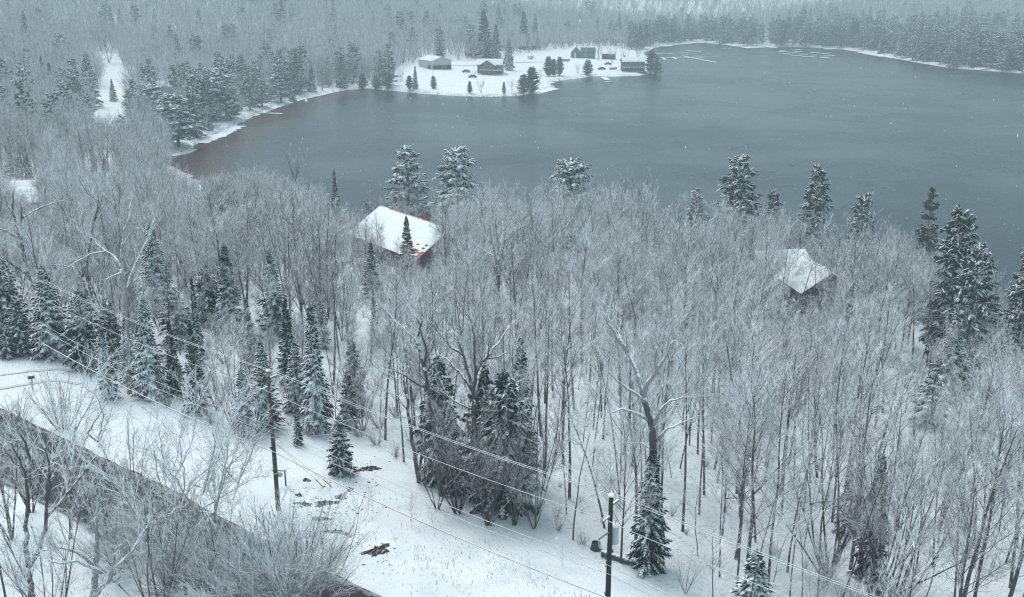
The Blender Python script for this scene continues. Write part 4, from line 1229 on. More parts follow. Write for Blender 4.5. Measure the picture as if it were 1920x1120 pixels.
px_tree('old_tree', 'black twin trunks leaning together behind the clearing', (785, 905), [(785, 910), (778, 850), (768, 790), (762, 740)],
        [(.7, (785, 905), (790, 850), (788, 790), (796, 740), (792, 700)), (.5, (762, 745), (752, 700), (756, 660)), (.4, (765, 770), (745, 750), (725, 745)), (.4, (790, 800), (805, 770), (812, 750))], .17, ('bark', 'bark', 'twig'), 9, name_group=OG)
# in front of the road, lower left
px_tree('old_tree', 'black-footed forked tree nearest the lower corner, branches over the tarmac', (62, 1140), [(62, 1145), (60, 1100), (55, 1062)],
        [(.8, (55, 1062), (72, 1030), (78, 990), (76, 940), (80, 880)), (.8, (55, 1062), (42, 1030), (35, 985), (28, 930), (20, 880)), (.6, (35, 985), (50, 930), (60, 870), (55, 800)), (.55, (76, 950), (100, 900), (120, 840), (125, 800)), (.5, (28, 930), (5, 890), (-10, 850)), (.5, (78, 980), (105, 950), (130, 915), (150, 890)), (.45, (25, 900), (20, 840), (15, 780)), (.4, (60, 1050), (85, 1020), (110, 1010))],
        .20, ('bark', 'bark', 'twig'), 10, name_group=OG, yvar=.7)
px_tree('old_tree', 'thick pale leaning trunk with a snowy crook at the lower edge', (172, 1150), [(172, 1160), (178, 1090), (182, 1040), (180, 1000)],
        [(.75, (175, 1120), (200, 1085), (232, 1050), (250, 1010), (262, 970), (280, 940)), (.6, (182, 1010), (192, 975), (200, 960), (206, 935)), (.55, (232, 1050), (250, 1040), (262, 1020)), (.5, (222, 1030), (205, 1010), (190, 992), (165, 988), (148, 975)), (.5, (180, 1060), (160, 1020), (140, 1000), (130, 995)), (.45, (250, 1010), (280, 985), (300, 950)), (.4, (180, 1000), (170, 960), (168, 930))],
        .22, ('bark_pale', 'bark_pale', 'twig'), 11, name_group=OG, yvar=.7)
RG = 'bare trees between the drone and the road'
for k, (foot, top, wtop, lab, sd) in enumerate([((315, 1105), 790, 95, 'airy bare tree rising over the middle of the tarmac', 21), ((345, 1120), 770, 130, 'leaning bare tree whose branches reach the snowy verge', 22), ((395, 1075), 800, 70, 'tilted bare tree just short of the fan-shaped bush', 23), ((130, 1010), 720, 60, 'slim bare tree crossing the road near the corner tree', 24)]):
    x, y = foot
    dx = wtop
    px_tree('bare_tree', lab, foot, [(x, y + 5), (x + 2, y - 60), (x + dx * .12, y - 120)],
            [(.75, (x + dx * .12, y - 118), (x + dx * .30, y - 180), (x + dx * .55, (y + top) / 2 - 10), (x + dx, top + 20)), (.7, (x + dx * .12, y - 118), (x, y - 190), (x - 15, (y + top) / 2), (x - 5, top + 10)),
             (.6, (x + 2, y - 60), (x - 25, y - 130), (x - 45, y - 200), (x - 70, top + 40)), (.5, (x + dx * .3, y - 180), (x + dx * .7, y - 215), (x + dx * 1.1, y - 250)), (.5, (x, y - 190), (x + 22, y - 240), (x + 30, top)), (.45, (x - 25, y - 130), (x - 60, y - 165), (x - 85, y - 190)), (.45, (x + dx * .55, (y + top) / 2), (x + dx * .55 + 30, top + 55), (x + dx * .6 + 25, top + 15))],
            .11, ('bark', 'bark_pale', 'twig'), sd, 2.4, name_group=RG, yvar=.6)
for kk, foot, top, lab, wd in [('fan', (180, 1000), 800, 'twiggy clump leaning over the middle of the tarmac', .9), ('fan', (300, 1170), 900, 'dense twiggy clump at the lower edge behind the pale trunk', 1.0), ('tall', (10, 1120), 770, 'slim bare tree almost cut off by the frame edge', 1.0), ('fan', (60, 960), 770, 'rimed clump rising from the near ditch of the road', 1.0), ('fan', (215, 1075), 880, 'low many-stemmed bush behind the thick pale trunk', 1.0), ('fan', (250, 985), 760, 'thin twiggy clump standing at the near road edge', .9), ('fan', (20, 1010), 720, 'tangled clump at the frame edge over the road', 1.0), ('fan', (100, 1200), 930, 'frosted clump below the black-footed tree', 1.0), ('fan', (420, 1160), 870, 'upright twiggy clump close beside the fan-shaped bush', .8)]:
    p, h = stand(foot[0], top, foot[1])
    tree('bare_tree', kk, lab, p, h, RG, widen=wd)
KIND['great_bush'] = [(t.mesh('great_bush_stem', M['bark'], True), c.mesh('great_bush_twigs', M['twig']), 5.0, (t, c)) for t, c in (shrub(450, 5.0, 85, (2, 48), .0085, 4), shrub(451, 5.0, 60, (2, 50), .0085, 4))]
p, h = stand(555, 940, 1150)
tree('bush', 'great_bush', 'great fan-shaped bush of upright rimed stems at the lower edge', p, h, None, 0, widen=1.1, cat='bush')
p, h = stand(470, 985, 1170)
tree('bush', 'great_bush', 'half of the great fan bush thicket, hanging over the tarmac edge', p, h, None, 1, widen=1.1, cat='bush')
for fx, ft, fb, t_ in ((232, 960, 1062, 'by the thick pale trunk'), (322, 1010, 1112, 'below the leaning bare tree')):
    p, h = stand(fx, ft, fb)
    tree('bush', 'great_bush', 'frosted bush screening the near road edge, ' + t_, p, h, 'frosted bushes along the near road edge', None, widen=1.2, cat='bush')
p, h = stand(118, 690, 808)
tree('bush', 'shrub', 'frosted bush alone on the verge between road and driveway', p, h, None, 2, widen=.8, cat='bush')
p, h = stand(553, 262, 340)
tree('bare_tree', 'fan', 'vase-shaped bare tree standing up against the water near the cove', p, h, None, 1, widen=1.1)
p, h = stand(1215, 385, 505)
tree('bare_tree', 'fan', 'perfect fan-shaped bare tree between the shed roof and the lake', p, h, None, 3, widen=1.15, mats=('bark', 'twig_dark'))
for foot, top, lab, ln, ld in [((858, 962), 690, 'brown-twigged tree veiling the hemlocks, twin-trunk side', .05, 0), ((965, 985), 730, 'brown-twigged tree veiling the big hemlock, open woods side', .06, 4), ((915, 985), 800, 'low brown twiggy growth over the hemlock skirt', 0, 0), ((1005, 965), 720, 'brown-twigged tree at the outer edge of the hemlocks', .04, 2), ((820, 955), 740, 'brown twiggy tree between twin trunks and hemlocks', .05, 1)]:
    p, h = stand(foot[0], top, foot[1])
    tree('bare_tree', 'fan', lab, p, h, 'brown-twigged trees round the hemlocks', None, lean=ln, lean_dir=ld, mats=('bark', 'twig_dark'), widen=.9)
# leaning clump, lower right
for foot, top, lab, ln, ldir in [((1640, 1130), 800, 'leaning many-stemmed grey clump round the hidden spruce', .10, 1.4), ((1665, 1150), 830, 'second half of the leaning clump, stems tight and upright', .05, 0), ((1550, 1085), 760, 'bow-stemmed dark tree just before the leaning clump', .08, 1.6)]:
    p, h = stand(foot[0], top, foot[1])
    tree('bare_tree', 'fan', lab, p, h, 'the leaning clump', 3 if 'clump' in lab else 2, lean=ln, lean_dir=ldir)
# trees of the point and the glade
for x, yt, yb, kk, lab in [(788, 50, 50, None, None)]:
    pass
for x, yt, yb, lab in [(752, 122, 152, 'bare little tree at the back corner of the lawn'), (902, 142, 174, 'bare round tree at the water below the porch house'), (960, 140, 172, 'bare twiggy tree between the small cone cedar and the tip'), (1012, 118, 158, 'bare tree behind the tall cedar on the rocks'),
                       (1083, 115, 138, 'low dark bare tree beside the round-headed cedar'), (1148, 72, 118, 'bare tree in front of the barn wing'), (1170, 88, 120, 'bare tree at the boathouse shore side'), (1122, 66, 112, 'bare tree against the blue barn wing'),
                       (268, 185, 236, 'dark-stemmed bare tree beside the dense hemlock'), (238, 120, 196, 'slim bare tree at the glade edge near the lone spruce'), (205, 70, 118, 'dark bare tree at the head of the glade'), (1196, 80, 112, 'thin bare tree by the boathouse roof')]:
    p, h = stand(x, yt, yb)
    tree('bare_tree', 'tall' if yb - yt > 60 else 'fan', lab, p, h, 'lone bare trees of the far shore')
# weeds and seedlings on the verge
for x, yt, yb, lab, mm in [(772, 925, 990, 'rust-coloured stalks standing in the snowy verge', 'twig_brown'), (690, 912, 968, 'thin grey seedlings by the melted patch', None), (700, 915, 962, 'forked grey seedling beside the other by the melted patch', None), (812, 945, 988, 'short rusty sprig under the phone cable', 'twig_brown'), (838, 935, 975, 'rust-tipped seedling at the hemlock skirt', 'twig_brown'),
                           (785, 1020, 1062, 'grey weed stalk alone on the open snow', None), (995, 1048, 1085, 'bent twig in the snow by the wires', None), (1055, 1020, 1062, 'dark low sprig near the fallen log', None), (35, 735, 800, 'small spreading bush at the road edge near the frame', None)]:
    p, h = stand(x, yt, yb)
    tree('seedling' if 'bush' not in lab else 'bush', 'sapling' if 'bush' not in lab else 'shrub', lab, p, max(.6, h), 'seedlings on the snowy verge', mats=(mm, mm) if mm else None, widen=.8 if 'bush' not in lab else 1, cat='seedling' if 'bush' not in lab else 'bush')
# ------------------------------------------------------------------ buildings
M['wood_brown'] = plain('weathered_brown_boards', (0.10, 0.065, 0.045), 0.8, 0.35, 2.0)
M['wood_grey'] = plain('grey_weathered_boards', (0.16, 0.15, 0.14), 0.85, 0.3, 2.0)
M['wood_red'] = plain('oxblood_boards', (0.16, 0.07, 0.055), 0.8, 0.3, 2.0)
M['steel_grey'] = plain('pale_grey_steel_siding', (0.42, 0.45, 0.46), 0.6, 0.1, 0.8)
M['barn_blue'] = plain('blue_painted_boards', (0.06, 0.13, 0.20), 0.75, 0.2, 1.5)
M['white_paint'] = plain('white_paint', (0.72, 0.74, 0.75), 0.6, 0.08, 2.0)
M['glass'] = plain('dark_window_glass', (0.03, 0.04, 0.05), 0.12, 0.2, 0.5)
M['dark'] = plain('shade_and_door_dark', (0.025, 0.022, 0.02), 0.9, 0.2, 1.0)  # near-black painted as the shade inside bays and stump; shed doors share it
M['roof_dark'] = plain('charcoal_shingles', (0.07, 0.075, 0.08), 0.9, 0.25, 3.0)
M['stone'] = plain('chimney_stone', (0.17, 0.14, 0.12), 0.9, 0.4, 2.5)
def red_roof():
    m, nt, b = new_mat('red_metal_under_snow')
    nt.links.new(mixc(nt, ramp(nt, noise(nt, 0.9, 3.0), 0.3, 0.7), (0.36, 0.07, 0.085), (0.28, 0.05, 0.06)), b.inputs['Base Color'])
    b.inputs['Roughness'].default_value = 0.5
    return m
M['red_metal'] = red_roof()

def slab(mb, c, t):
    """a plate of thickness t under the quad c (counter-clockwise from above)"""
    c = np.array(c, float); n = unit(np.cross(c[1] - c[0], c[3] - c[0]))
    V = np.concatenate([c, c - n * t])
    return mb.add(V, [(0, 1, 2, 3), (7, 6, 5, 4), (0, 4, 5, 1), (1, 5, 6, 2), (2, 6, 7, 3), (3, 7, 4, 0)])
def snow_sheet(c, t, seed, holes=0.0, n=34, m=22, ragged=.25):
    """snow lying on the quad c: a pillowed sheet with an uneven edge, torn open here and there"""
    rnd = np.random.default_rng(seed)
    c = np.array(c, float); nn = unit(np.cross(c[1] - c[0], c[3] - c[0]))
    U, V_ = np.meshgrid(np.linspace(0, 1, n), np.linspace(0, 1, m), indexing='ij')
    P_ = (c[0] * ((1 - U) * (1 - V_))[..., None] + c[1] * (U * (1 - V_))[..., None] + c[2] * (U * V_)[..., None] + c[3] * ((1 - U) * V_)[..., None])
    edge = np.minimum(np.minimum(U, 1 - U) * n / 2, np.minimum(V_, 1 - V_) * m / 2)
    h = t * np.minimum(1, .25 + edge * .75) * (1 + .25 * rnd.normal(size=U.shape)) + .012
    top = P_ + nn * h[..., None]
    i = np.arange(n - 1)[:, None] * m + np.arange(m - 1)[None]
    F_ = np.stack([i, i + m, i + m + 1, i + 1], -1).reshape(-1, 4)
    if holes:
        cc = top.reshape(-1, 3)[F_].mean(axis=1)
        uu, vv = np.meshgrid((np.arange(n - 1) + .5) / (n - 1), (np.arange(m - 1) + .5) / (m - 1), indexing='ij')
        fld = rnd.random(uu.shape) * .62 + ss(.55, 1.0, uu) * (1 - ss(.05, .8, vv)) * .5
        F_ = F_[(fld < 1 - holes).ravel()]
    vv = top.reshape(-1, 3)
    return MB().add(vv, F_)
def window(parent, c, axis, w_, h_, d_=.05, mat='white_paint', div=1):
    """frame proud of the wall, pane in it; axis: direction the window faces"""
    c = np.array(c, float)
    f = MB()
    def bar(du, dz, su, sz):
        cc = c.copy()
        if axis in ('-y', '+y'): cc += (du, 0, dz); s_ = (su, d_, sz)
        else: cc += (0, du, dz); s_ = (d_, su, sz)
        f.box(cc, s_)
    t = .09
    bar(0, h_ / 2, w_ + 2 * t, t); bar(0, -h_ / 2, w_ + 2 * t, t); bar(-w_ / 2 - t / 2, 0, t, h_ - t); bar(w_ / 2 + t / 2, 0, t, h_ - t)
    for k in range(1, div + 1):
        if div > 0: bar(-w_ / 2 + w_ * k / (div + 1), 0, .05, h_ - t)
    fr = f.build('window', M[mat], parent)
    g = MB(); s_ = (w_, .03, h_) if axis[1] == 'y' else (.03, w_, h_)
    g.box(c, s_); g.build('pane', M['glass'], fr)
    return fr
def gable_house(r, L, W, wh, rh, wall, roof='roof_dark', over=.45, snow_t=.22, floor=-1.2, holes=(0, 0), bare=(False, False), seed=0, name='wall', x0=0.0, y0=0.0):
    """ridge along local x; walls with gables, two roof plates each with its snow"""
    w2, l2 = W / 2, L / 2
    V = [(-l2, -w2, floor), (l2, -w2, floor), (l2, w2, floor), (-l2, w2, floor), (-l2, -w2, wh), (l2, -w2, wh), (l2, w2, wh), (-l2, w2, wh), (-l2, 0, wh + rh), (l2, 0, wh + rh)]
    V = np.array(V) + np.array([x0, y0, 0])
    wb = MB().add(V, [(0, 1, 5, 4), (2, 3, 7, 6), (1, 2, 6, 5), (3, 0, 4, 7)]).add(V, [(5, 6, 9), (7, 4, 8)])
    wb.build(name, M[wall], r)
    k = rh / w2
    for s, side in ((-1, 0), (1, 1)):
        e = (w2 + over)
        ze = wh - k * over + .10
        zr = wh + rh + .10
        c = [(-l2 - over, s * e, ze), (l2 + over, s * e, ze), (l2 + over, s * -0.004, zr), (-l2 - over, s * -0.004, zr)]
        if s > 0: c = [c[1], c[0], c[3], c[2]]
        c = np.array(c) + np.array([x0, y0, 0])
        mb = MB(); slab(mb, c, .10)
        ro = mb.build('roof', M[roof], r)
        if not bare[side]:
            snow_sheet(c, snow_t, seed + side, holes[side]).build('roof_snow', M['snow'], ro, True)
    return r

# house with a red metal roof among the near trees
mid = (RED_A + RED_B) / 2
rv = RED_B - RED_A
gz = terrain(mid[0], mid[1])
hz = 10.0 - gz
red = thing('house', 'house with snow-covered red metal roof among the bare trees', 'house', (mid[0], mid[1], gz), math.atan2(rv[1], rv[0]))
gable_house(red, float(np.linalg.norm(rv[:2])) - .9, 13.5, hz - 4.1, 4.0, 'wood_brown', 'red_metal', .5, .14, -2, (.20, .03), seed=11)
MB().box((1.5, 1.6, hz + .1), (.9, .9, 2.0)).build('chimney', M['stone'], red)
for x in (-4.5, -1.2, 2.2, 5): window(red, (x, -6.78, hz - 5.6), '-y', 1.2, 1.1)
mb = MB(); slab(mb, [(-8.3, -.18, hz + .03), (8.3, -.18, hz + .03), (8.3, .18, hz + .03), (-8.3, .18, hz + .03)], .05); mb.build('ridge_cap', M['red_metal'], red)

# dark-walled cabin at the right, two roofs
ca, cb_ = on_plane(1497, 476, 11.0), on_plane(1557, 511, 11.0)
cm = (ca + cb_) / 2; gz = terrain(cm[0], cm[1]); hz = 11.0 - gz
cab = thing('cabin', 'dark-walled cabin with a snowy gable roof half hidden by twigs', 'cabin', (cm[0], cm[1], gz), math.atan2((cb_ - ca)[1], (cb_ - ca)[0]))
gable_house(cab, float(np.linalg.norm((cb_ - ca)[:2])), 7.6, hz - 2.5, 2.4, 'wood_brown', 'roof_dark', .6, .2, -2, seed=21)
Lc = float(np.linalg.norm((cb_ - ca)[:2])) / 2
for y in (-2, 1.6): window(cab, (Lc + .03, y, hz - 4.0), '+x', 1.1, 1.2)
for x in (-2.5, .5): window(cab, (x, -3.83, hz - 4.0), '-y', 1.2, 1.1)
p = on_plane(1462, 470, 10.5); gz = terrain(p[0], p[1]); hz = 10.5 - gz
cb2 = thing('cabin', 'second snowy roof just uphill of the dark-walled cabin', 'cabin', (p[0], p[1], gz), math.radians(12))
gable_house(cb2, 7.5, 6.5, hz - 2.0, 1.9, 'wood_brown', 'roof_dark', .5, .2, -2, seed=23)
window(cb2, (0, -3.28, hz - 3.2), '-y', 1.4, 1.0)
# pale shed
sa, sb = on_plane(1223, 545, 9.5), on_plane(1288, 528, 9.5)
sm = (sa + sb) / 2; gz = terrain(sm[0], sm[1]); hz = 9.5 - gz
sh_ = thing('shed', 'small grey shed with a snowy roof sunk in the grey thicket', 'shed', (sm[0], sm[1], gz), math.atan2((sb - sa)[1], (sb - sa)[0]))
gable_house(sh_, float(np.linalg.norm((sb - sa)[:2])), 6.0, hz - 1.9, 1.8, 'wood_grey', 'roof_dark', .35, .2, -2, seed=25)
MB().box((1.0, -3.02, .9), (.9, .05, 1.9)).build('door', M['wood_brown'], sh_)
# white roofs at the far left
for px_, py_, zz, L, W, rz, lab in ((30, 340, 9.0, 8, 7, .1, 'snowy roof half hidden behind the leaning giant, the farther of two'), (62, 352, 9.5, 6.5, 8, .15, 'snowy roof half hidden behind the leaning giant, the nearer of two')):
    g0 = place_top(px_, py_, 6.0)
    h_ = thing('cabin', lab, 'cabin', g0, rz)
    gable_house(h_, L, W, 3.9, 2.0, 'wood_grey', 'roof_dark', .4, .2, -3, seed=27)
    window(h_, (0, -W / 2 - .03, 1.9), '-y', 1.2, 1.1)
# glade cabin
g0 = place_top(308, 153, 4.6)
h_ = thing('cabin', 'low dark cabin with a rounded snowy roof above the hemlocks of the glade', 'cabin', g0, -.12)
gable_house(h_, 10.5, 9, 2.7, 1.9, 'wood_brown', 'roof_dark', .7, .3, -2.5, seed=31)
for x in (-2.6, .4, 3.2): window(h_, (x, -4.53, 1.3), '-y', 1.3, 1.1)
MB().box((-1.2, -4.53, .95), (.9, .05, 1.9)).build('door', M['wood_grey'], h_)

# the long pale shed on the point
A_, B_, C_ = ground(785, 125), ground(810, 131), ground(844, 130)
rzs = math.atan2((B_ - A_)[1], (B_ - A_)[0])
Ls = float(np.linalg.norm((B_ - A_)[:2])); Ws = 12.0
u_ = unit((B_ - A_)[:2]); nrm = np.array([-u_[1], u_[0]])
cen = (A_[:2] + B_[:2]) / 2 + nrm * Ws / 2
gz = min(terrain(*A_[:2]), terrain(*B_[:2]))
shd = thing('storage_shed', 'long pale grey metal shed with open bays on the white point', 'shed', (cen[0], cen[1], gz), rzs)
gable_house(shd, Ls, Ws, 4.6, 2.0, 'steel_grey', 'steel_grey', .35, .2, -1.5, seed=41)
xx = Ls / 2
for y in (-4.4, -1.5, 1.5, 4.4):
    MB().box((xx + .02, y, 1.0), (.06, 2.5, 2.4)).build('bay_panel', M['dark' if y != 1.5 else 'wood_red'], shd)  # dark panels on the wall paint the shade of open bays; one is red boards
for y in (-5.85, -2.95, 0, 2.95, 5.85): MB().box((xx + .06, y, .95), (.16, .28, 2.7)).build('post', M['wood_grey'], shd)
MB().box((xx - 3.2, -Ws / 2 - .03, 1.0), (3.4, .06, 2.5)).build('bay_panel', M['dark'], shd)  # side bay: its inner shade is a dark panel too

# porch house
g0 = ground(917, 139)
ph_ = thing('house', 'two-storey brown lake house with snowy gable and raised porch on the white point', 'house', g0, math.radians(-8))
gable_house(ph_, 13, 8.5, 5.0, 2.4, 'wood_brown', 'roof_dark', .8, .3, -1, seed=43, y0=5.0)
# the forward gable: ridge toward the water
V = np.array([(-4.2, -3.6, -1), (3.2, -3.6, -1), (3.2, 1.5, -1), (-4.2, 1.5, -1), (-4.2, -3.6, 5.0), (3.2, -3.6, 5.0), (3.2, 1.5, 5.0), (-4.2, 1.5, 5.0), (-.5, -3.6, 7.3), (-.5, 1.5, 7.3)])
MB().add(V, [(0, 1, 5, 4), (1, 2, 6, 5), (3, 0, 4, 7)]).add(V, [(4, 5, 8)]).build('wall', M['wood_grey'], ph_)
for s, c in ((0, [(-5.0, -4.4, 4.6), (-.5, -4.4, 7.45), (-.5, 4.8, 7.45), (-5.0, 4.8, 4.6)]), (1, [(-.5, -4.4, 7.45), (4.0, -4.4, 4.6), (4.0, 4.8, 4.6), (-.5, 4.8, 7.45)])):
    mb = MB(); slab(mb, np.array(c) + (0, 0, .0), .12); ro = mb.build('roof', M['roof_dark'], ph_)
    snow_sheet(np.array(c), .28, 47 + s).build('roof_snow', M['snow'], ro, True)
dk = MB().box((1.6, -5.2, 2.35), (12.5, 3.0, .22)).build('deck', M['wood_grey'], ph_)
for x in (-4.5, -1.5, 1.6, 4.7, 7.7):
    MB().box((x, -6.6, .75), (.2, .2, 3.0)).build('post', M['wood_grey'], dk)
MB().box((1.6, -6.6, 3.45), (12.5, .09, .09)).build('rail', M['wood_grey'], dk)
MB().box((1.6, -6.6, 2.95), (12.5, .06, .06)).build('rail', M['wood_grey'], dk)
MB().box((1.6, -5.2, 2.52), (12.2, 2.7, .12)).build('deck_snow', M['snow'], dk)
for x, z, w_ in ((-2.6, 1.1, 1.3), (1.6, 1.1, 1.3), (-.5, 3.8, 2.2)): window(ph_, (x, -3.63, z), '-y', w_, 1.3)
for x in (4.4, 6.0): window(ph_, (x, .72, 3.7), '-y', 1.2, 1.2)
st = MB()
for k in range(9): st.box((-5.4 - .32 * k, -5.4, 2.2 - .27 * k), (.34, 1.1, .08))
st.build('stair', M['wood_grey'], ph_)
st = MB()
for k in range(9): st.box((8.2 + .32 * k, -4.6, 2.2 - .27 * k), (.34, 1.1, .08))
st.build('stair', M['wood_grey'], ph_)

# boathouse at the tip of the point
g0 = ground(1188, 135)
bo = thing('boathouse', 'two-storey boathouse with white roof and railed decks at the tip of the point', 'boathouse', (g0[0], g0[1], max(.5, g0[2])), math.radians(2))
gable_house(bo, 12.5, 8.5, 5.6, 2.1, 'wood_brown', 'roof_dark', .5, .28, -1, seed=51, y0=4.3)
for zf, zr in ((2.6, 3.55), (.15, 1.0)):
    dk = MB().box((1.2, -1.6, zf), (15.6, 3.1, .2)).build('deck', M['wood_grey'], bo)
    MB().box((1.2, -1.6, zf + .15), (15.3, 2.9, .1)).build('deck_snow', M['snow'], dk)
    MB().box((1.2, -3.1, zr), (15.6, .1, .1)).build('rail', M['wood_grey'], dk)
    bl = MB()
    for k in range(27): bl.box((-6.5 + k * .59, -3.1, (zf + zr) / 2 + .05), (.05, .05, zr - zf))
    bl.build('baluster', M['wood_grey'], dk)
for x in (-6.4, -2.6, 1.2, 5.0, 8.8): MB().box((x, -3.0, .9), (.22, .22, 3.3)).build('post', M['wood_grey'], bo)
for x in (-4.6, -2.8, -1.0, .8, 2.6, 4.4): window(bo, (x, .02, 4.3), '-y', 1.3, 1.5)
for x in (-4.2, -1.4, 1.4, 4.2): window(bo, (x, .02, 1.4), '-y', 1.9, 1.6)

# blue barn with its wing
g0 = ground(1080, 109)
ba = thing('barn', 'blue gabled barn with white door and long blue wing behind the point', 'barn', g0, math.radians(90))
gable_house(ba, 9, 5.8, 4.0, 3.0, 'barn_blue', 'roof_dark', .4, .25, -1.5, seed=61, x0=4.5)
MB().box((-.03, 0.6, 1.6), (.06, 1.3, 3.3)).build('door', M['white_paint'], ba)
w2_ = MB()
V = np.array([(1, -12.4, -1.5), (1, -2.9, -1.5), (7, -2.9, -1.5), (7, -12.4, -1.5), (1, -12.4, 3.3), (1, -2.9, 3.3), (7, -2.9, 3.3), (7, -12.4, 3.3)])
w2_.add(V, [(1, 0, 4, 5), (0, 3, 7, 4), (3, 2, 6, 7)]).build('wing_wall', M['barn_blue'], ba)
mb = MB(); slab(mb, [(.4, -3.0, 3.35), (.4, -12.9, 3.35), (4.5, -12.9, 6.2), (4.5, -3.0, 6.2)][::-1], .15); mb.build('wing_roof', M['roof_dark'], ba)
for y in (-5, -7.5, -10): window(ba, (.97, y, 1.7), '-x', 1.2, 1.1)
g0 = ground(1141, 111)
lo = thing('shed', 'low dark shed with a snowy top beyond the blue wing', 'shed', g0, 0)
gable_house(lo, 8.5, 6, 3.4, 1.0, 'wood_brown', 'roof_dark', .3, .2, -1.5, seed=65)
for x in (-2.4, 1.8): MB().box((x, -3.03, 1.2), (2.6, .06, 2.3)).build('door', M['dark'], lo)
# boat-ramp house roofs, far right
for px_, py_, L, lab in ((1848, 92, 14, 'white roof between dark pines above the boat ramp, the nearer one'), (1882, 94, 12, 'white roof between dark pines above the boat ramp, the one toward the frame edge')):
    g0 = place_top(px_, py_, 6.0)
    h_ = thing('house', lab, 'house', g0, .1)
    gable_house(h_, L, 9, 3.8, 2.0, 'wood_brown', 'roof_dark', .5, .3, -3, seed=67)
    for x in (-3, 0, 3): window(h_, (x, -4.53, 2.0), '-y', 1.5, 1.3)

# ------------------------------------------------------------------ vehicles and small things on the point
M['car_paint'] = plain('dark_car_paint', (0.05, 0.055, 0.06), 0.4, 0.1, 1.0)
M['rubber'] = plain('rubber', (0.02, 0.02, 0.02), 0.9, 0.1, 2.0)
M['tarp_blue'] = plain('bright_blue_tarp', (0.05, 0.16, 0.50), 0.6, 0.15, 2.0)
M['hull_tan'] = plain('tan_hull', (0.35, 0.22, 0.15), 0.6, 0.2, 2.0)
def car(px_, py_, rz, lab):
    g0 = ground(px_, py_)
    r = thing('parked_car', lab, 'car', g0, rz, 'snow-covered cars on the point')
    prof = [(-2.2, .35), (-2.25, .85), (-1.9, 1.0), (-1.3, 1.05), (-.9, 1.5), (.9, 1.52), (1.5, 1.05), (2.2, .95), (2.25, .35)]
    V, F_ = [], []
    n = len(prof)
    for y in (-.88, .88):
        for x, z in prof: V.append((x, y * (.82 if z > 1.2 else 1), z))
    for k in range(n - 1): F_.append((k, k + 1, n + k + 1, n + k))
    mb = MB().add(np.array(V), np.array(F_))
    V = np.array(V)
    mb.add(V, [(k, 0, k + 1) for k in range(1, n - 1)]).add(V, [(n, n + k, n + k + 1) for k in range(1, n - 1)])
    mb.build('body', M['car_paint'], r)
    sn = MB()
    for c in ([(-2.2, -.86, 1.0), (-1.3, -.86, 1.1), (-1.3, .86, 1.1), (-2.2, .86, 1.0)], [(-1.0, -.72, 1.54), (1.0, -.72, 1.56), (1.0, .72, 1.56), (-1.0, .72, 1.54)], [(1.4, -.86, 1.1), (2.2, -.86, 1.0), (2.2, .86, 1.0), (1.4, .86, 1.1)]):
        q = snow_sheet(c, .16, 3, n=8, m=6); sn.add(np.concatenate(q.V), np.concatenate(q.F4))
    sn.build('snow_cover', M['snow'], r, True)
    wnd = MB()
    for y in (-.80, .80): wnd.box((0, y, 1.27), (1.9, .08, .34))
    wnd.build('window', M['glass'], r)
    for x in (-1.4, 1.4):
        for y in (-.82, .82):
            MB().tube([(x, y - .1, .33), (x, y + .1, .33)], .33, 12).build('wheel', M['rubber'], r)
car(874, 136, .1, 'snow-buried car parked beside the porch house stair')
car(886, 146, .15, 'snow-buried car on the lawn in front of the porch house')
car(1140, 122, .0, 'snow-buried car behind the mooring bank by the boathouse')
car(1128, 131, .2, 'snow-mounded car on the bank nearest the boathouse')
def boat_on_land(px_, py_, rz, lab, name, hull, cover, L=5.0):
    g0 = ground(px_, py_)
    r = thing(name, lab, 'boat' if 'boat' in name else 'trailer', g0, rz)
    st_ = np.linspace(0, 1, 9); V = []
    for t in st_:
        w_ = 1.05 * (1 - t ** 3) ** .6 + .02; V += [(L * (t - .5), -w_, 1.0 + .3 * t * t), (L * (t - .5), -w_ * .7, .45), (L * (t - .5), 0, .25 + .4 * t ** 3), (L * (t - .5), w_ * .7, .45), (L * (t - .5), w_, 1.0 + .3 * t * t)]
    F_ = [(k * 5 + j, k * 5 + j + 1, k * 5 + 6 + j, k * 5 + 5 + j) for k in range(8) for j in range(4)]
    MB().add(np.array(V), np.array(F_)).add(np.array(V), [(0, 2, 1), (0, 4, 2), (4, 3, 2)]).build('hull', M[hull], r)
    V = []
    for t in st_:
        w_ = 1.08 * (1 - t ** 3) ** .6 + .03
        for a in np.linspace(0, math.pi, 7): V.append((L * (t - .5), -math.cos(a) * w_, 1.0 + .3 * t * t + .75 * math.sin(a) * (1 - .6 * t)))
    F_ = [(k * 7 + j, k * 7 + 7 + j, k * 7 + 8 + j, k * 7 + j + 1) for k in range(8) for j in range(6)]
    V = np.array(V)
    MB().add(V, np.array(F_)).add(V, [(0, k, k + 1) for k in range(1, 6)]).build('cover', M[cover], r, True)
    MB().box((-L * .3, 0, .2), (.2, 1.4, .4)).box((L * .2, 0, .2), (.2, 1.4, .4)).build('cradle', M['wood_grey'], r)
boat_on_land(1061, 116, .2, 'boat under a bright blue tarp near the blue barn', 'covered_boat', 'hull_tan', 'tarp_blue', 5.0)
boat_on_land(1150, 131, .1, 'boat heaped white with snow beside the boathouse', 'covered_boat', 'wood_grey', 'snow', 4.5)
g0 = ground(995, 111)
tr_ = thing('travel_trailer', 'small rounded white trailer at the back of the lawn', 'trailer', g0, .3)
MB().tube([(-2.0, 0, 1.2), (-1.8, 0, 1.2), (1.8, 0, 1.2), (2.0, 0, 1.2)], [.7, 1.0, 1.0, .7], 14).build('body', M['white_paint'], tr_, True)
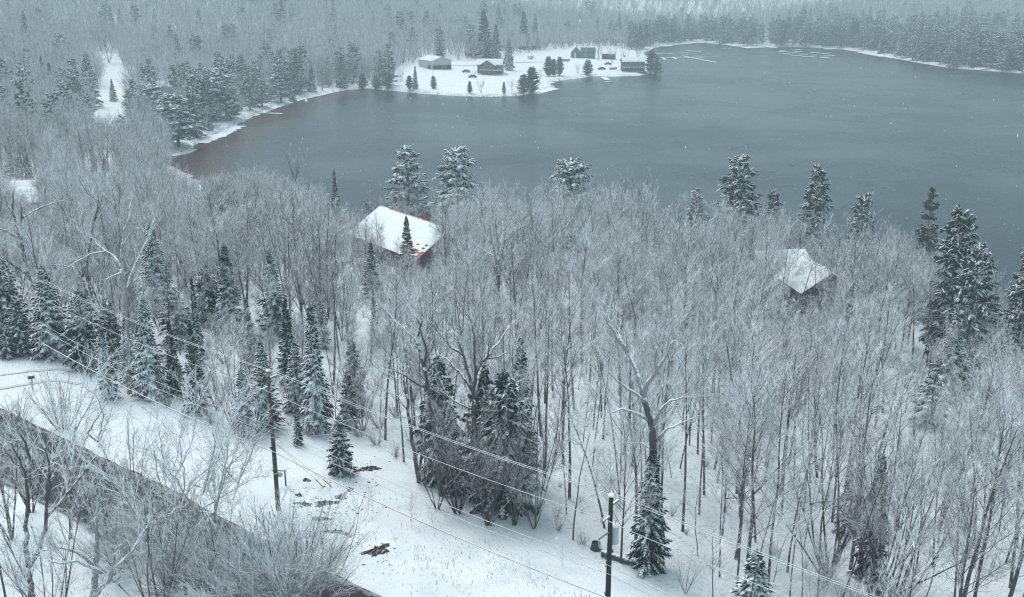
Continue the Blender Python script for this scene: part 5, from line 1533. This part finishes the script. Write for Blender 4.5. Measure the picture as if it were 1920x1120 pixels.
MB().tube([(0, -.95, .35), (0, -.75, .35)], .35, 12).build('wheel', M['rubber'], tr_); MB().tube([(0, .75, .35), (0, .95, .35)], .35, 12).build('wheel', M['rubber'], tr_)
MB().tube([(1.9, 0, .5), (3.3, 0, .4)], .06, 6).build('tow_bar', M['rubber'], tr_)
MB().box((.3, -.99, 1.4), (.8, .06, .5)).build('window', M['glass'], tr_)
def mast(x, yt, yb, lab, mat='white_paint', rad=.11):
    p, h = stand(x, yt, yb)
    r = thing('utility_pole', lab, 'pole', p, 0)
    MB().tube([(0, 0, -.3), (0, 0, h * .5), (0, 0, h)], [rad * 1.2, rad, rad * .8], 8).build('pole', M[mat], r, True)
    MB().box((0, 0, h - .5), (1.3, .1, .1)).build('crossarm', M['wood_grey'], r)
    MB().tube([(0, 0, h), (0, 0, h + .12)], [rad * .9, rad * .5], 8).build('snow_cap', M['snow'], r, True)
mast(811, 107, 140, 'thin white pole standing on the lawn by the long shed')
mast(1098, 78, 112, 'thin pale pole in front of the blue barn wing', 'white_paint', .10)

# ------------------------------------------------------------------ docks and floats
def dock(a, b, wd, lab, name='dock', cat='dock', group=None, posts=True, z=.35):
    A, B = on_plane(*a, z)[:2], on_plane(*b, z)[:2]
    c = (A + B) / 2; L = float(np.linalg.norm(B - A)); rz = math.atan2((B - A)[1], (B - A)[0])
    r = thing(name, lab, cat, (c[0], c[1], 0), rz, group)
    MB().box((0, 0, z * .35), (L, wd, z * .9)).build('deck', M['wood_grey'], r)
    snow_sheet([(-L / 2, -wd / 2, z * .81), (L / 2, -wd / 2, z * .81), (L / 2, wd / 2, z * .81), (-L / 2, wd / 2, z * .81)], .14, int(abs(a[0])), n=max(6, min(40, int(L * 2))), m=5).build('snow_cover', M['snow'], r, True)
    if posts:
        for k in range(max(2, int(L / 6))):
            x = -L / 2 + L * (k + .5) / max(2, int(L / 6))
            MB().tube([(x, wd / 2 + .08, -1.5), (x, wd / 2 + .08, z + .55)], .07, 6).build('post', M['wood_grey'], r)
dock((471, 211), (530, 213), 1.6, 'snowy plank dock jutting from the curved shore')
dock((1131, 144.5), (1139, 150), 3.0, 'broad snowy float moored off the point', 'float', 'float', None, False)
dock((1132, 154), (1147, 152.5), 1.1, 'narrow snowy plank float beside the broad one', 'float', 'float', None, False)
G_ = 'long docks off the far bank'
dock((1222, 101), (1294, 99.5), 1.8, 'long snowy dock emerging behind the boathouse cedars', group=G_)
dock((1226, 108.5), (1350, 107), 1.9, 'longest snowy dock, straight across the bay', group=G_)
dock((1281, 105), (1344, 117.5), 1.9, 'snowy dock slanting away from the longest one', group=G_)
dock((1284, 94.5), (1314, 97), 1.6, 'short snowy dock alone above the longest one', group=G_)
dock((1242, 108), (1248, 112), 1.5, 'stub finger on the longest dock', group=G_, posts=False)
dock((1262, 107), (1268, 111), 1.5, 'second stub finger on the longest dock', group=G_, posts=False)
dock((1351, 90.5), (1371, 90.5), 2.5, 'lone snowy float near the white cut', 'float', 'float', None, False)
FL = [(1457, 97, 1478, 97), (1463, 95, 1472, 95), (1478, 99.5, 1497, 99), (1485, 94, 1502, 93.5), (1490, 96.5, 1503, 97), (1466, 101, 1484, 102), (1484, 104, 1504, 104.5), (1499, 101.5, 1516, 102), (1504, 106, 1524, 106), (1522, 105.5, 1530, 105), (1520, 99, 1537, 99), (1541, 101, 1554, 100.5), (1538, 105.5, 1566, 104.5), (1537, 108, 1556, 108.5)]
FW = ['end float of the raft toward the long docks', 'tiny float above the raft end', 'float in the raft middle, upper row', 'uppermost float of the raft', 'float tucked under the uppermost one', 'low float at the raft end', 'long low float of the raft', 'float joining the raft rows', 'lowest float of the raft', 'short stub float trailing the raft', 'float drifting above the trailing stub', 'detached small float past the raft', 'longest detached float past the raft', 'lowest detached float past the raft']
for (x0, y0, x1, y1), lab in zip(FL, FW):
    dock((x0, y0), (x1, y1), 3.2, lab + ', white with snow', 'float', 'float', 'raft of snowy floats', False)
# shelves of snow-covered ice along the banks
def shelf(pts, w_, name='ice_shelf'):
    P_ = np.array([on_plane(x, y, .12)[:2] for x, y in pts]); d = np.gradient(P_, axis=0); nn = np.c_[-d[:, 1], d[:, 0]]; nn /= np.linalg.norm(nn, axis=1, keepdims=True)
    t = np.linspace(0, len(P_) - 1, len(P_) * 10); Q = np.c_[np.interp(t, range(len(P_)), P_[:, 0]), np.interp(t, range(len(P_)), P_[:, 1])]
    q2 = np.c_[np.interp(t, range(len(P_)), nn[:, 0]), np.interp(t, range(len(P_)), nn[:, 1])]
    ww = w_ * (0.55 + .45 * RNG.random(len(t)))
    a, b = Q - q2 * ww[:, None], Q + q2 * (w_ * .8)
    V = np.concatenate([np.c_[a, np.full(len(t), .10)], np.c_[b, np.full(len(t), .30)], np.c_[a, np.full(len(t), -.2)]])
    n = len(t); i = np.arange(n - 1)
    tag(put(name, make_mesh(name, V, np.concatenate([np.stack([i, i + 1, i + n + 1, i + n], -1), np.stack([i + 2 * n, i + 2 * n + 1, i + 1, i], -1)]), M['snow'], False)), kind='structure')
shelf([(1612, 97), (1640, 103), (1680, 108.5), (1730, 117), (1785, 126.5)], 4.5)
shelf([(1395, 90), (1415, 89), (1440, 88), (1455, 89.5)], 4.5)
shelf([(1545, 92), (1580, 92), (1612, 96)], 4.0)
shelf([(1238, 87), (1265, 83), (1300, 80), (1318, 80)], 6.0)
shelf([(370, 268), (405, 254.5), (443, 236)], 4.0)
shelf([(318, 292), (348, 287), (362, 280)], 1.6)
shelf([(475, 217), (520, 200), (560, 187), (640, 169)], 1.6)
shelf([(1000, 176), (1020, 171), (1040, 166)], 3.0)
# white strip cut through the far trees and boat ramp
def strip(name, pts, w_, lift=.25):
    P_ = np.array([ground(x, y) for x, y in pts]); V = []
    t = np.linspace(0, len(P_) - 1, len(P_) * 6)
    Q = np.c_[np.interp(t, range(len(P_)), P_[:, 0]), np.interp(t, range(len(P_)), P_[:, 1])]
    d = np.gradient(Q, axis=0); d /= np.linalg.norm(d, axis=1, keepdims=True); nn = np.c_[-d[:, 1], d[:, 0]]
    o = np.linspace(-1, 1, 7)
    XY = Q[:, None] + nn[:, None] * (o * w_ / 2)[None, :, None]
    z = terrain(XY[..., 0].ravel(), XY[..., 1].ravel()).reshape(len(t), 7); z = np.maximum(z, 0) + lift
    V = np.concatenate([XY, z[..., None]], -1).reshape(-1, 3); n = len(t)
    i = np.arange(n - 1)[:, None] * 7 + np.arange(6)[None]
    tag(put(name, make_mesh(name, V, np.stack([i, i + 1, i + 8, i + 7], -1).reshape(-1, 4), M['snow'], True)), kind='structure')
strip('ski_cut', [(1437, 88), (1437, 80), (1437, 72)], 4)
strip('boat_ramp', [(1842, 131), (1843, 124), (1844, 113)], 9)

M['packed_snow'] = plain('grey_packed_snow', (0.42, 0.43, 0.44), 0.9, 0.35, 1.2)
strip('lane', [(846, 124), (905, 122.5), (975, 117.5), (1055, 116.5)], 2.2, .10)
bpy.data.objects['lane'].data.materials[0] = M['packed_snow']

M['tyre_snow'] = plain('tyre_pressed_snow', (0.60, 0.62, 0.64), 0.9, 0.2, 1.2)
for off in (0, 1.7):
    pts = [(-60, 712 + off * 14), (40, 699 + off * 14), (110, 692 + off * 13), (150, 700 + off * 12)]
    P_ = np.array([ground(x, y) for x, y in pts]); n0 = len(bpy.data.objects)
    strip('wheel_track', pts, .45, .05)
    [o for o in bpy.data.objects if o.name.startswith('wheel_track')][-1].data.materials[0] = M['tyre_snow']
MB().box((3, 8.5, 6.4), (.8, .8, 2.4)).build('chimney', M['stone'], ph_)
MB().box((-4.5, 5.5, 7.6), (.8, .8, 1.8)).build('chimney', M['stone'], bo)
MB().box((2.5, 1.2, 4.2), (.8, .8, 1.6)).build('chimney', M['stone'], cab)
# ------------------------------------------------------------------ poles, wires
M['pole_wood'] = snowy('creosoted_pole_wood', (0.066, 0.048, 0.040), (0.066, 0.048, 0.040), 0.5, 1.1, 5.0, 0.35, vary=0)
M['pole_dark'] = snowy('dark_mossy_pole_wood', (0.022, 0.026, 0.022), (0.022, 0.026, 0.022), 0.75, 1.2, 5.0, 0.5, vary=0)
M['can_grey'] = plain('grey_transformer_paint', (0.40, 0.43, 0.45), 0.5, 0.1, 3.0)
M['wire'] = snowy('wire_with_snow_on_top', (0.12, 0.12, 0.13), (0.12, 0.12, 0.13), 0.25, 0.6, 1.0, 0.5, vary=0)
M['porcelain'] = plain('insulator_glaze', (0.35, 0.36, 0.37), 0.3, 0.1, 5.0)
M['yellow'] = plain('yellow_guy_guard', (0.62, 0.42, 0.04), 0.5, 0.1, 3.0)
M['iron'] = plain('black_iron', (0.02, 0.022, 0.024), 0.6, 0.2, 4.0)
P1, H1 = stand(522, 696, 956)
H2 = H1
P2 = place_top(1146, 930, H2)
step_ = P2 - P1
P3 = P2 + step_ * 1.0; P3[2] = terrain(P3[0], P3[1])
P0 = P1 - step_ * 1.15; P0[2] = terrain(P0[0], P0[1])
line_dir = unit(step_[:2]); line_nor = np.array([line_dir[1], -line_dir[0]])
if line_nor[1] > 0: line_nor = -line_nor      # toward the road
def upole(p, h, lab, mat):
    r = thing('utility_pole', lab, 'pole', p, math.atan2(line_dir[1], line_dir[0]), 'roadside utility poles')
    MB().tube([(0, 0, -.8), (0, 0, h * .35), (0, 0, h * .7), (0, 0, h)], [.165, .15, .125, .105], 14).build('pole', M[mat], r, True)
    MB().tube([(0, 0, h - .02), (0, 0, h + .06), (0, 0, h + .13)], [.15, .155, .07], 12).build('snow_cap', M['snow'], r, True)
    for z, yy in ((h - .55, .75), (h - 1.15, -.8)):
        a = MB().box((0, yy / 2, z), (.07, abs(yy), .07)).build('side_arm', M['wood_grey'], r)
        snow_sheet([(-.05, min(0, yy), z + .036), (.05, min(0, yy), z + .036), (.05, max(0, yy), z + .036), (-.05, max(0, yy), z + .036)], .08, 5, n=4, m=8).build('arm_snow', M['snow'], a, True)
        MB().tube([(0, yy, z), (0, yy, z + .1), (0, yy, z + .16), (0, yy, z + .26)], [.03, .07, .05, .06], 8).build('insulator', M['porcelain'], r, True)
    for z in (h * .64, h * .46):
        MB().box((0, -.2, z), (.06, .1, .12)).build('clamp', M['iron'], r)
    MB().tube([(.17, 0, -.3), (.155, 0, h * .4), (.12, 0, h * .93)], .014, 5).build('ground_wire', M['iron'], r)
    for z in (h * .66, h * .62, h * .47):
        MB().tube([(0, -.12, z), (0, -.30, z - .02), (0, -.34, z + .08)], .022, 5).build('bracket', M['iron'], r)
    MB().box((-.16, 0, 1.7), (.02, .13, .22)).build('tag_plate', M['can_grey'], r)
    return r
up1 = upole(P1, H1, 'brown wooden utility pole standing clear at the edge of the snowy verge', 'pole_wood')
up2 = upole(P2, H2, 'dark mossy utility pole with grey transformer at the lower edge', 'pole_dark')
for rr_, zc, yy in ((up2, H2 - 2.35, .42),):
    a = MB().tube([(-.05, yy, zc - .52), (-.05, yy, zc - .5), (-.05, yy, zc + .42), (-.05, yy, zc + .45)], [.05, .25, .25, .2], 16).build('transformer', M['can_grey'], rr_, True)
    MB().tube([(-.05, yy, zc + .45), (-.05, yy, zc + .56), (-.05, yy, zc + .62)], [.24, .23, .08], 14).build('transformer_snow', M['snow'], a, True)
    MB().tube([(-.05, yy, zc + .4), (.05, yy + .05, zc + .8)], [.05, .035], 8).build('bushing', M['porcelain'], a, True)
    MB().box((-.02, .2, zc), (.08, .2, .5)).build('bracket', M['iron'], rr_)
    b_ = MB().box((0, -.55, H2 - 2.0), (.06, .9, .06)).build('side_arm', M['wood_grey'], rr_)
    MB().tube([(0, -1.0, H2 - 2.0), (.1, -1.12, H2 - 2.15), (.18, -1.08, H2 - 2.35), (.1, -1.0, H2 - 2.5), (0, -1.02, H2 - 2.3)], .025, 6).build('cutout', M['porcelain'], rr_)
def att(p, h, dz, off):
    return np.array([p[0] + line_nor[0] * off, p[1] + line_nor[1] * off, p[2] + h + dz])
def wire(pts, r, sag, lab, group=None, name='wire', mat='wire', n=24):
    V = []
    for a, b in zip(pts[:-1], pts[1:]):
        L = np.linalg.norm(b - a)
        for k in range(n + (1 if b is pts[-1] else 0)):
            t = k / n; q = a + (b - a) * t; q = q + np.array([0, 0, -sag * 4 * t * (1 - t) * (L / 35) ** 2]); V.append(q)
    o = MB().tube(V, r, 6).build(name, M[mat], None, True)
    return tag(o, lab, 'wire', group)
WG = 'roadside wires'
for dz, off, r, sag, lab in ((.05, 0, .015, .5, 'topmost power wire running along the pole tops'), (-.30, -.75, .015, .55, 'power wire on the woods-side arms'), (-.90, .8, .015, .6, 'power wire on the road-side arms'),
                             (-3.85, .15, .015, .75, 'thin snowy cable just above the thick one, upper strand'), (-4.35, .15, .015, .85, 'thin snowy cable just above the thick one, lower strand'), (-5.75, .15, .034, .6, 'thick snow-crusted telephone cable crossing the verge')):
    if dz < -5:
        lab2 = lab
    wire([att(P0, H1, dz, off), att(P1, H1, dz, off), att(P2, H2, dz, off), att(P3, H2, dz, off)], r, sag, lab, WG)
# a lashed drop cable hugging the thick one past the second pole
q = ground(785, 905); twin = np.array([q[0], q[1], q[2] + 5.4])
wire([att(P1, H1, -3.7, 0), twin], .014, .5, 'service wire slung level from the brown pole to the black twin trunks', WG)
wire([att(P1, H1, -4.9, 0), twin + np.array([.6, .5, -.9])], .012, .5, 'lower service wire slung from the brown pole to the black twin trunks', WG)
e2 = ground(1330, 860); wire([att(P2, H2, -2.6, .3), np.array([e2[0], e2[1], e2[2] + 8.5])], .012, .4, 'service wire leaving the transformer into the woods', WG)
# guys with yellow guards
ga = att(P1, H1, -5.2, -.1)
for a_px, lab in (((607, 913), 'steeper guy wire with a yellow guard, the one nearer the pole'), ((623, 912), 'guy wire with a yellow guard reaching the frosted evergreen')):
    g = ground(*a_px)
    r = thing('guy_wire', lab, 'guy wire', tuple(g), 0, 'guys of the brown pole')
    v = ga - g
    MB().tube([v * .02, v], .010, 5).build('strand', M['wire'], r)
    MB().tube([v * 0.0 - np.array([0, 0, .1]), v * .17], .045, 8).build('guard', M['yellow'], r, True)
# hanging sign by the pole
p, h = stand(536, 881, 911)
sg = thing('hanging_sign', 'small oval sign hanging from an iron post beside the brown pole', 'sign', p, 0)
MB().box((0, 0, h / 2 - .15), (.09, .09, h + .3)).build('post', M['iron'], sg)
a = MB().box((-.42, -.05, h - .04), (1.0, .07, .07)).build('arm', M['iron'], sg)
MB().box((-.42, -.05, h + .02), (1.0, .08, .05)).build('arm_snow', M['snow'], a)
V = [(.27 * math.cos(t) - .42, y, .20 * math.sin(t) + h - .36) for y in (-.07, -.03) for t in np.linspace(0, 6.283, 20, endpoint=False)]
F3 = [(0, k, k + 1) for k in range(1, 19)] + [(20, 20 + k + 1, 20 + k) for k in range(1, 19)]
bd = MB().add(V, [(k, 20 + k, 20 + (k + 1) % 20, (k + 1) % 20) for k in range(20)]).add(V, F3).build('board', M['wood_grey'], sg)
bd.data.materials.clear(); bd.data.materials.append(plain('pale_sign_board', (.45, .44, .38), .7, .25, 3))
MB().tube([(-.55, -.05, h - .06), (-.55, -.05, h - .2)], .012, 4).tube([(-.29, -.05, h - .06), (-.29, -.05, h - .2)], .012, 4).build('chain', M['iron'], sg)
# mailbox by the driveway
p, h = stand(62, 706, 730)
mbx = thing('mailbox', 'small dark mailbox on a thin post by the snowy driveway', 'mailbox', p, .5)
MB().box((0, 0, .4), (.08, .08, 1.2)).build('post', M['wood_grey'], mbx)
V = []; 
for x in (-.28, .28): V += [(x, -.11, 1.0), (x, .11, 1.0), (x, .11, 1.14)] + [(x, .11 * math.cos(t), 1.14 + .11 * math.sin(t)) for t in np.linspace(.3, 2.84, 6)] + [(x, -.11, 1.14)]
n = len(V) // 2
MB().add(V, [(k, (k + 1) % n, n + (k + 1) % n, n + k) for k in range(n)]).add(V, [(0, k + 1, k) for k in range(1, n - 1)] + [(n, n + k, n + k + 1) for k in range(1, n - 1)]).build('box', M['iron'], mbx)
# fallen log and stump
a, b = ground(1128, 1043), ground(1198, 1063)
lg = thing('fallen_log', 'dark fallen log topped with snow behind the transformer pole', 'log', tuple(a), 0)
d = b - a
LP_ = [np.array([0, 0, .22]), d * .3 + (0, .1, .25), d * .65 + (0, -.05, .22), d * 1.15 + (0, 0, .25)]
MB().tube(LP_, [.24, .22, .2, .15], 9).build('trunk', M['bark'], lg, True)
MB().tube([d * .3 + (0, 0, .3), d * .34 + (-.1, .5, .9)], [.08, .03], 6).tube([d * .7 + (0, 0, .3), d * .75 + (.2, -.3, .8)], [.07, .02], 6).build('broken_branch', M['bark'], lg, True)
p = ground(1117, 1030)
stp = thing('stump', 'dark hollow stump at the end of the fallen log', 'stump', tuple(p), 0)
MB().tube([(0, 0, -.1), (0, 0, .25), (.02, 0, .5)], [.42, .32, .30], 11, False).build('wood', M['bark'], stp, True)
MB().tube([(.02, 0, .25), (.02, 0, .4)], [.29, .28], 11).build('hollow', M['dark'], stp)  # solid plug, the shade inside the stump put into its colour
for f_px, lab in (((1530, 948), 'dark broken branch lying on the open snow of the woods'), ((1365, 940), 'grey fallen limb across the snow near the ivied spruce')):
    a = ground(*f_px); lg = thing('fallen_branch', lab, 'branch', tuple(a), RNG.uniform(0, 1))
    MB().tube([(-.6, 0, .05), (0, .1, .25), (.7, -.1, .3), (1.4, .1, .1)], [.07, .08, .06, .03], 6).build('wood', M['bark'], lg, True)
    MB().tube([(0, .1, .25), (.3, .4, .7)], [.05, .015], 5).tube([(.5, -.05, .3), (.7, -.4, .6)], [.04, .012], 5).build('twig', M['bark'], lg, True)

# ------------------------------------------------------------------ bare earth where the snow has gone, along the ditch
def soil():
    m, nt, b = new_mat('wet_earth_leaves_and_snow_specks')
    c = mixc(nt, ramp(nt, noise(nt, 5.0, 4.0), .35, .65), (0.055, 0.034, 0.024), (0.014, 0.010, 0.009))
    nt.links.new(mixc(nt, ramp(nt, noise(nt, 3.6, 5.0, .7), .54, .66), c, (0.62, 0.64, 0.66)), b.inputs['Base Color'])
    b.inputs['Roughness'].default_value = .85
    bp = N(nt, 'ShaderNodeBump'); bp.inputs['Strength'].default_value = .8
    nt.links.new(noise(nt, 20, 4.0), bp.inputs['Height']); nt.links.new(bp.outputs[0], b.inputs['Normal'])
    return m
M['soil'] = soil()
for cx, cy, wx, wy, tilt, lab in ((707, 1033, 27, 10, -.35, 'largest patch of wet black earth melted through the open snow'), (634, 999, 26, 4, .05, 'long thin patch of black earth low on the ditch'), (600, 974, 18, 4, -.1, 'short patch of black earth in the middle of the ditch'), (612, 944, 24, 5.5, -.2, 'crooked patch of black earth at the ditch bend'),
                              (570, 946, 18, 3, .1, 'thin patch of black earth toward the brown pole'), (640, 932, 12, 8, -.5, 'patch of black earth at the upper ditch near the pale evergreen'), (575, 901, 8, 3.5, 0, 'small dark clod in the snow above the hanging sign'), (690, 880, 26, 5, -.25, 'dark wet seam under the trees at the clearing edge'), (655, 918, 9, 4, .2, 'little dark clod by the pale evergreen'), (560, 930, 7, 2, 0, 'tiny dark clod near the brown pole foot')):
    n = 40; rd = np.random.default_rng(int(cx))
    ph = rd.uniform(0, 6.28, 4)
    V = []; rings = (0, .35, .7, 1.0)
    for rg in rings:
        for k in range(n):
            t = 6.283 * k / n
            r_ = rg * (1 + .28 * math.sin(3 * t + ph[0]) + .2 * math.sin(5 * t + ph[1]) + .16 * math.sin(9 * t + ph[2]) + .12 * rd.normal())
            u, v = wx * r_ * math.cos(t), wy * r_ * math.sin(t)
            qx, qy = cx + u * math.cos(tilt) - v * math.sin(tilt) * 1.0, cy + u * math.sin(tilt) + v * math.cos(tilt)
            g = on_plane(qx, qy, terrain(*ground(cx, cy)[:2]))
            V.append((g[0], g[1], terrain(g[0], g[1]) + .04 + .10 * (1 - rg) * abs(rd.normal()) + (-.10 if rg == 1 else 0)))
    i = np.arange(3)[:, None] * n + np.arange(n)[None]; j = np.arange(3)[:, None] * n + (np.arange(n)[None] + 1) % n
    V = np.array(V); org = V.mean(axis=0)
    tag(put('bare_earth', make_mesh('bare_earth', V - org, np.stack([i, j, j + n, i + n], -1).reshape(-1, 4), M['soil'], False), None, tuple(org)), lab, 'earth patch', 'bare earth along the ditch')

# crumbs of earth round the patches
mb = MB()
for k in range(420):
    cx, cy = ((634, 999), (600, 974), (612, 944), (570, 946), (640, 932), (690, 880), (655, 918), (707, 1033), (590, 915))[k % 9]
    g = ground(cx + RNG.normal(0, 24), cy + RNG.normal(0, 9)) if k < 160 else on_plane(cx + RNG.normal(0, 24), cy + RNG.normal(0, 8), 15.9)
    z = terrain(g[0], g[1]); r_ = RNG.uniform(.03, .14)
    q = np.array([g[0], g[1], z])
    an = RNG.uniform(0, 6.28, 5); an.sort()
    rim = np.stack([np.cos(an) * r_ * RNG.uniform(.6, 1.7, 5), np.sin(an) * r_ * RNG.uniform(.5, 1.1, 5), np.full(5, -.02)], -1) + q
    mb.add(np.concatenate([rim, [q + (0, 0, r_ * .45)]]), [(i_, (i_ + 1) % 5, 5) for i_ in range(5)])
tag(mb.build('earth_crumbs', M['soil']), 'crumbs of black earth and dead leaves strewn along the ditch', 'earth', None, 'stuff')

# ------------------------------------------------------------------ dry grass through the snow of the verge
M['straw'] = plain('dead_straw', (0.26, 0.205, 0.14), 0.9, 0.3, 1.0)
qx = RNG.uniform(-40, 1330, 60000); qy = RNG.uniform(680, 1120, 60000)
m_ = inpoly(VERGE, qx, qy)
qx, qy = qx[m_], qy[m_]
xx, yy = [], []
G16 = 16.0
rr3 = np.stack([(qx - 960) / FPX, CP + (560 - qy) / FPX * SP, -SP + (560 - qy) / FPX * CP], -1)
t = (G16 - CZ) / rr3[:, 2]
gx_, gy_ = rr3[:, 0] * t, rr3[:, 1] * t
sdist = (gx_ - ROAD_A[0]) * ROAD_NOR[0] + (gy_ - ROAD_A[1]) * ROAD_NOR[1]
dens = np.clip(.5 + .9 * wob(gx_, gy_, 2.3, 5) + .5 * wob(gx_, gy_, 6, 1), 0, 1) ** 2
kp = ((sdist < -1.5) | (sdist > ROAD_W + 1)) & (RNG.random(len(gx_)) < dens * .22)
gx_, gy_ = gx_[kp], gy_[kp]
gz_ = terrain(gx_, gy_)
nb = len(gx_)
hh = RNG.uniform(.08, .34, nb); an = RNG.uniform(0, 6.283, nb); le = RNG.uniform(.1, .9, nb) * hh
wv = np.stack([np.cos(an + 1.57), np.sin(an + 1.57), 0 * an], -1) * RNG.uniform(.008, .02, nb)[:, None]
b0 = np.stack([gx_, gy_, gz_ - .03], -1)
tp = b0 + np.stack([np.cos(an) * le, np.sin(an) * le, hh + .03], -1)
mdp = b0 + np.stack([np.cos(an) * le * .3, np.sin(an) * le * .3, hh * .6], -1)
V = np.stack([b0 - wv, b0 + wv, mdp + wv * .8, mdp - wv * .8, tp], 1).reshape(-1, 3)
i = np.arange(nb) * 5
me = make_mesh('dry_grass', V, [np.stack([i, i + 1, i + 2, i + 3], -1), np.stack([i + 3, i + 2, i + 4], -1)], M['straw'])
tag(put('dry_grass', me), 'thin dead grass poking through the snow of the verge', 'grass', None, 'stuff')

# ------------------------------------------------------------------ falling snow
nf = 30000
c = np.stack([RNG.uniform(-26, 26, nf), RNG.uniform(2.0, 30, nf), RNG.uniform(18, 60, nf)], -1)
fx, fy = proj(c[:, 0], c[:, 1], c[:, 2])
c = c[c[:, 2] > terrain(c[:, 0], c[:, 1]) + .5]
nf = len(c)
r_ = RNG.uniform(.0025, .0058, nf)
ax = np.stack([RNG.normal(.25, .22, nf), RNG.normal(0, .2, nf), -np.ones(nf)], -1); ax /= np.linalg.norm(ax, axis=1, keepdims=True)
uu = np.cross(ax, [0, 1.0, 0]); uu /= np.linalg.norm(uu, axis=1, keepdims=True); vv = np.cross(ax, uu)
el = RNG.uniform(1.4, 3.0, nf)
V = np.stack([c + ax * (r_ * el)[:, None], c - ax * (r_ * el)[:, None], c + uu * r_[:, None], c + vv * r_[:, None], c - uu * r_[:, None], c - vv * r_[:, None]], 1).reshape(-1, 3)
i = (np.arange(nf) * 6)[:, None]
T = np.array([(0, 2, 3), (0, 3, 4), (0, 4, 5), (0, 5, 2), (1, 3, 2), (1, 4, 3), (1, 5, 4), (1, 2, 5)])
me = make_mesh('falling_snow', V, (i[:, :, None] + T[None]).reshape(-1, 3), plain('snowflake', (.86, .88, .9), .9, .02, 1))
tag(put('falling_snow', me), 'loose snowflakes drifting through the air', 'snow', None, 'stuff')

# ------------------------------------------------------------------ the air
hm = bpy.data.materials.new('snow_haze'); hm.use_nodes = True
nt = hm.node_tree
nt.nodes.remove(nt.nodes['Principled BSDF'])
pv = nt.nodes.new('ShaderNodeVolumePrincipled')
pv.inputs['Color'].default_value = HAZE_COLOR
pv.inputs['Density'].default_value = HAZE_DENSITY
pv.inputs['Anisotropy'].default_value = 0.0
nt.links.new(pv.outputs[0], nt.nodes['Material Output'].inputs['Volume'])
hb_ = MB().box((0, 1000, 64), (7600, 5200, 140)).build('haze', hm)
tag(hb_, 'thin even veil of snowy air', 'haze', None, 'stuff')
print('objects', len(bpy.data.objects), 'tris', sum(len(m_.loops) - 2 * len(m_.polygons) for m_ in bpy.data.meshes if m_.users))
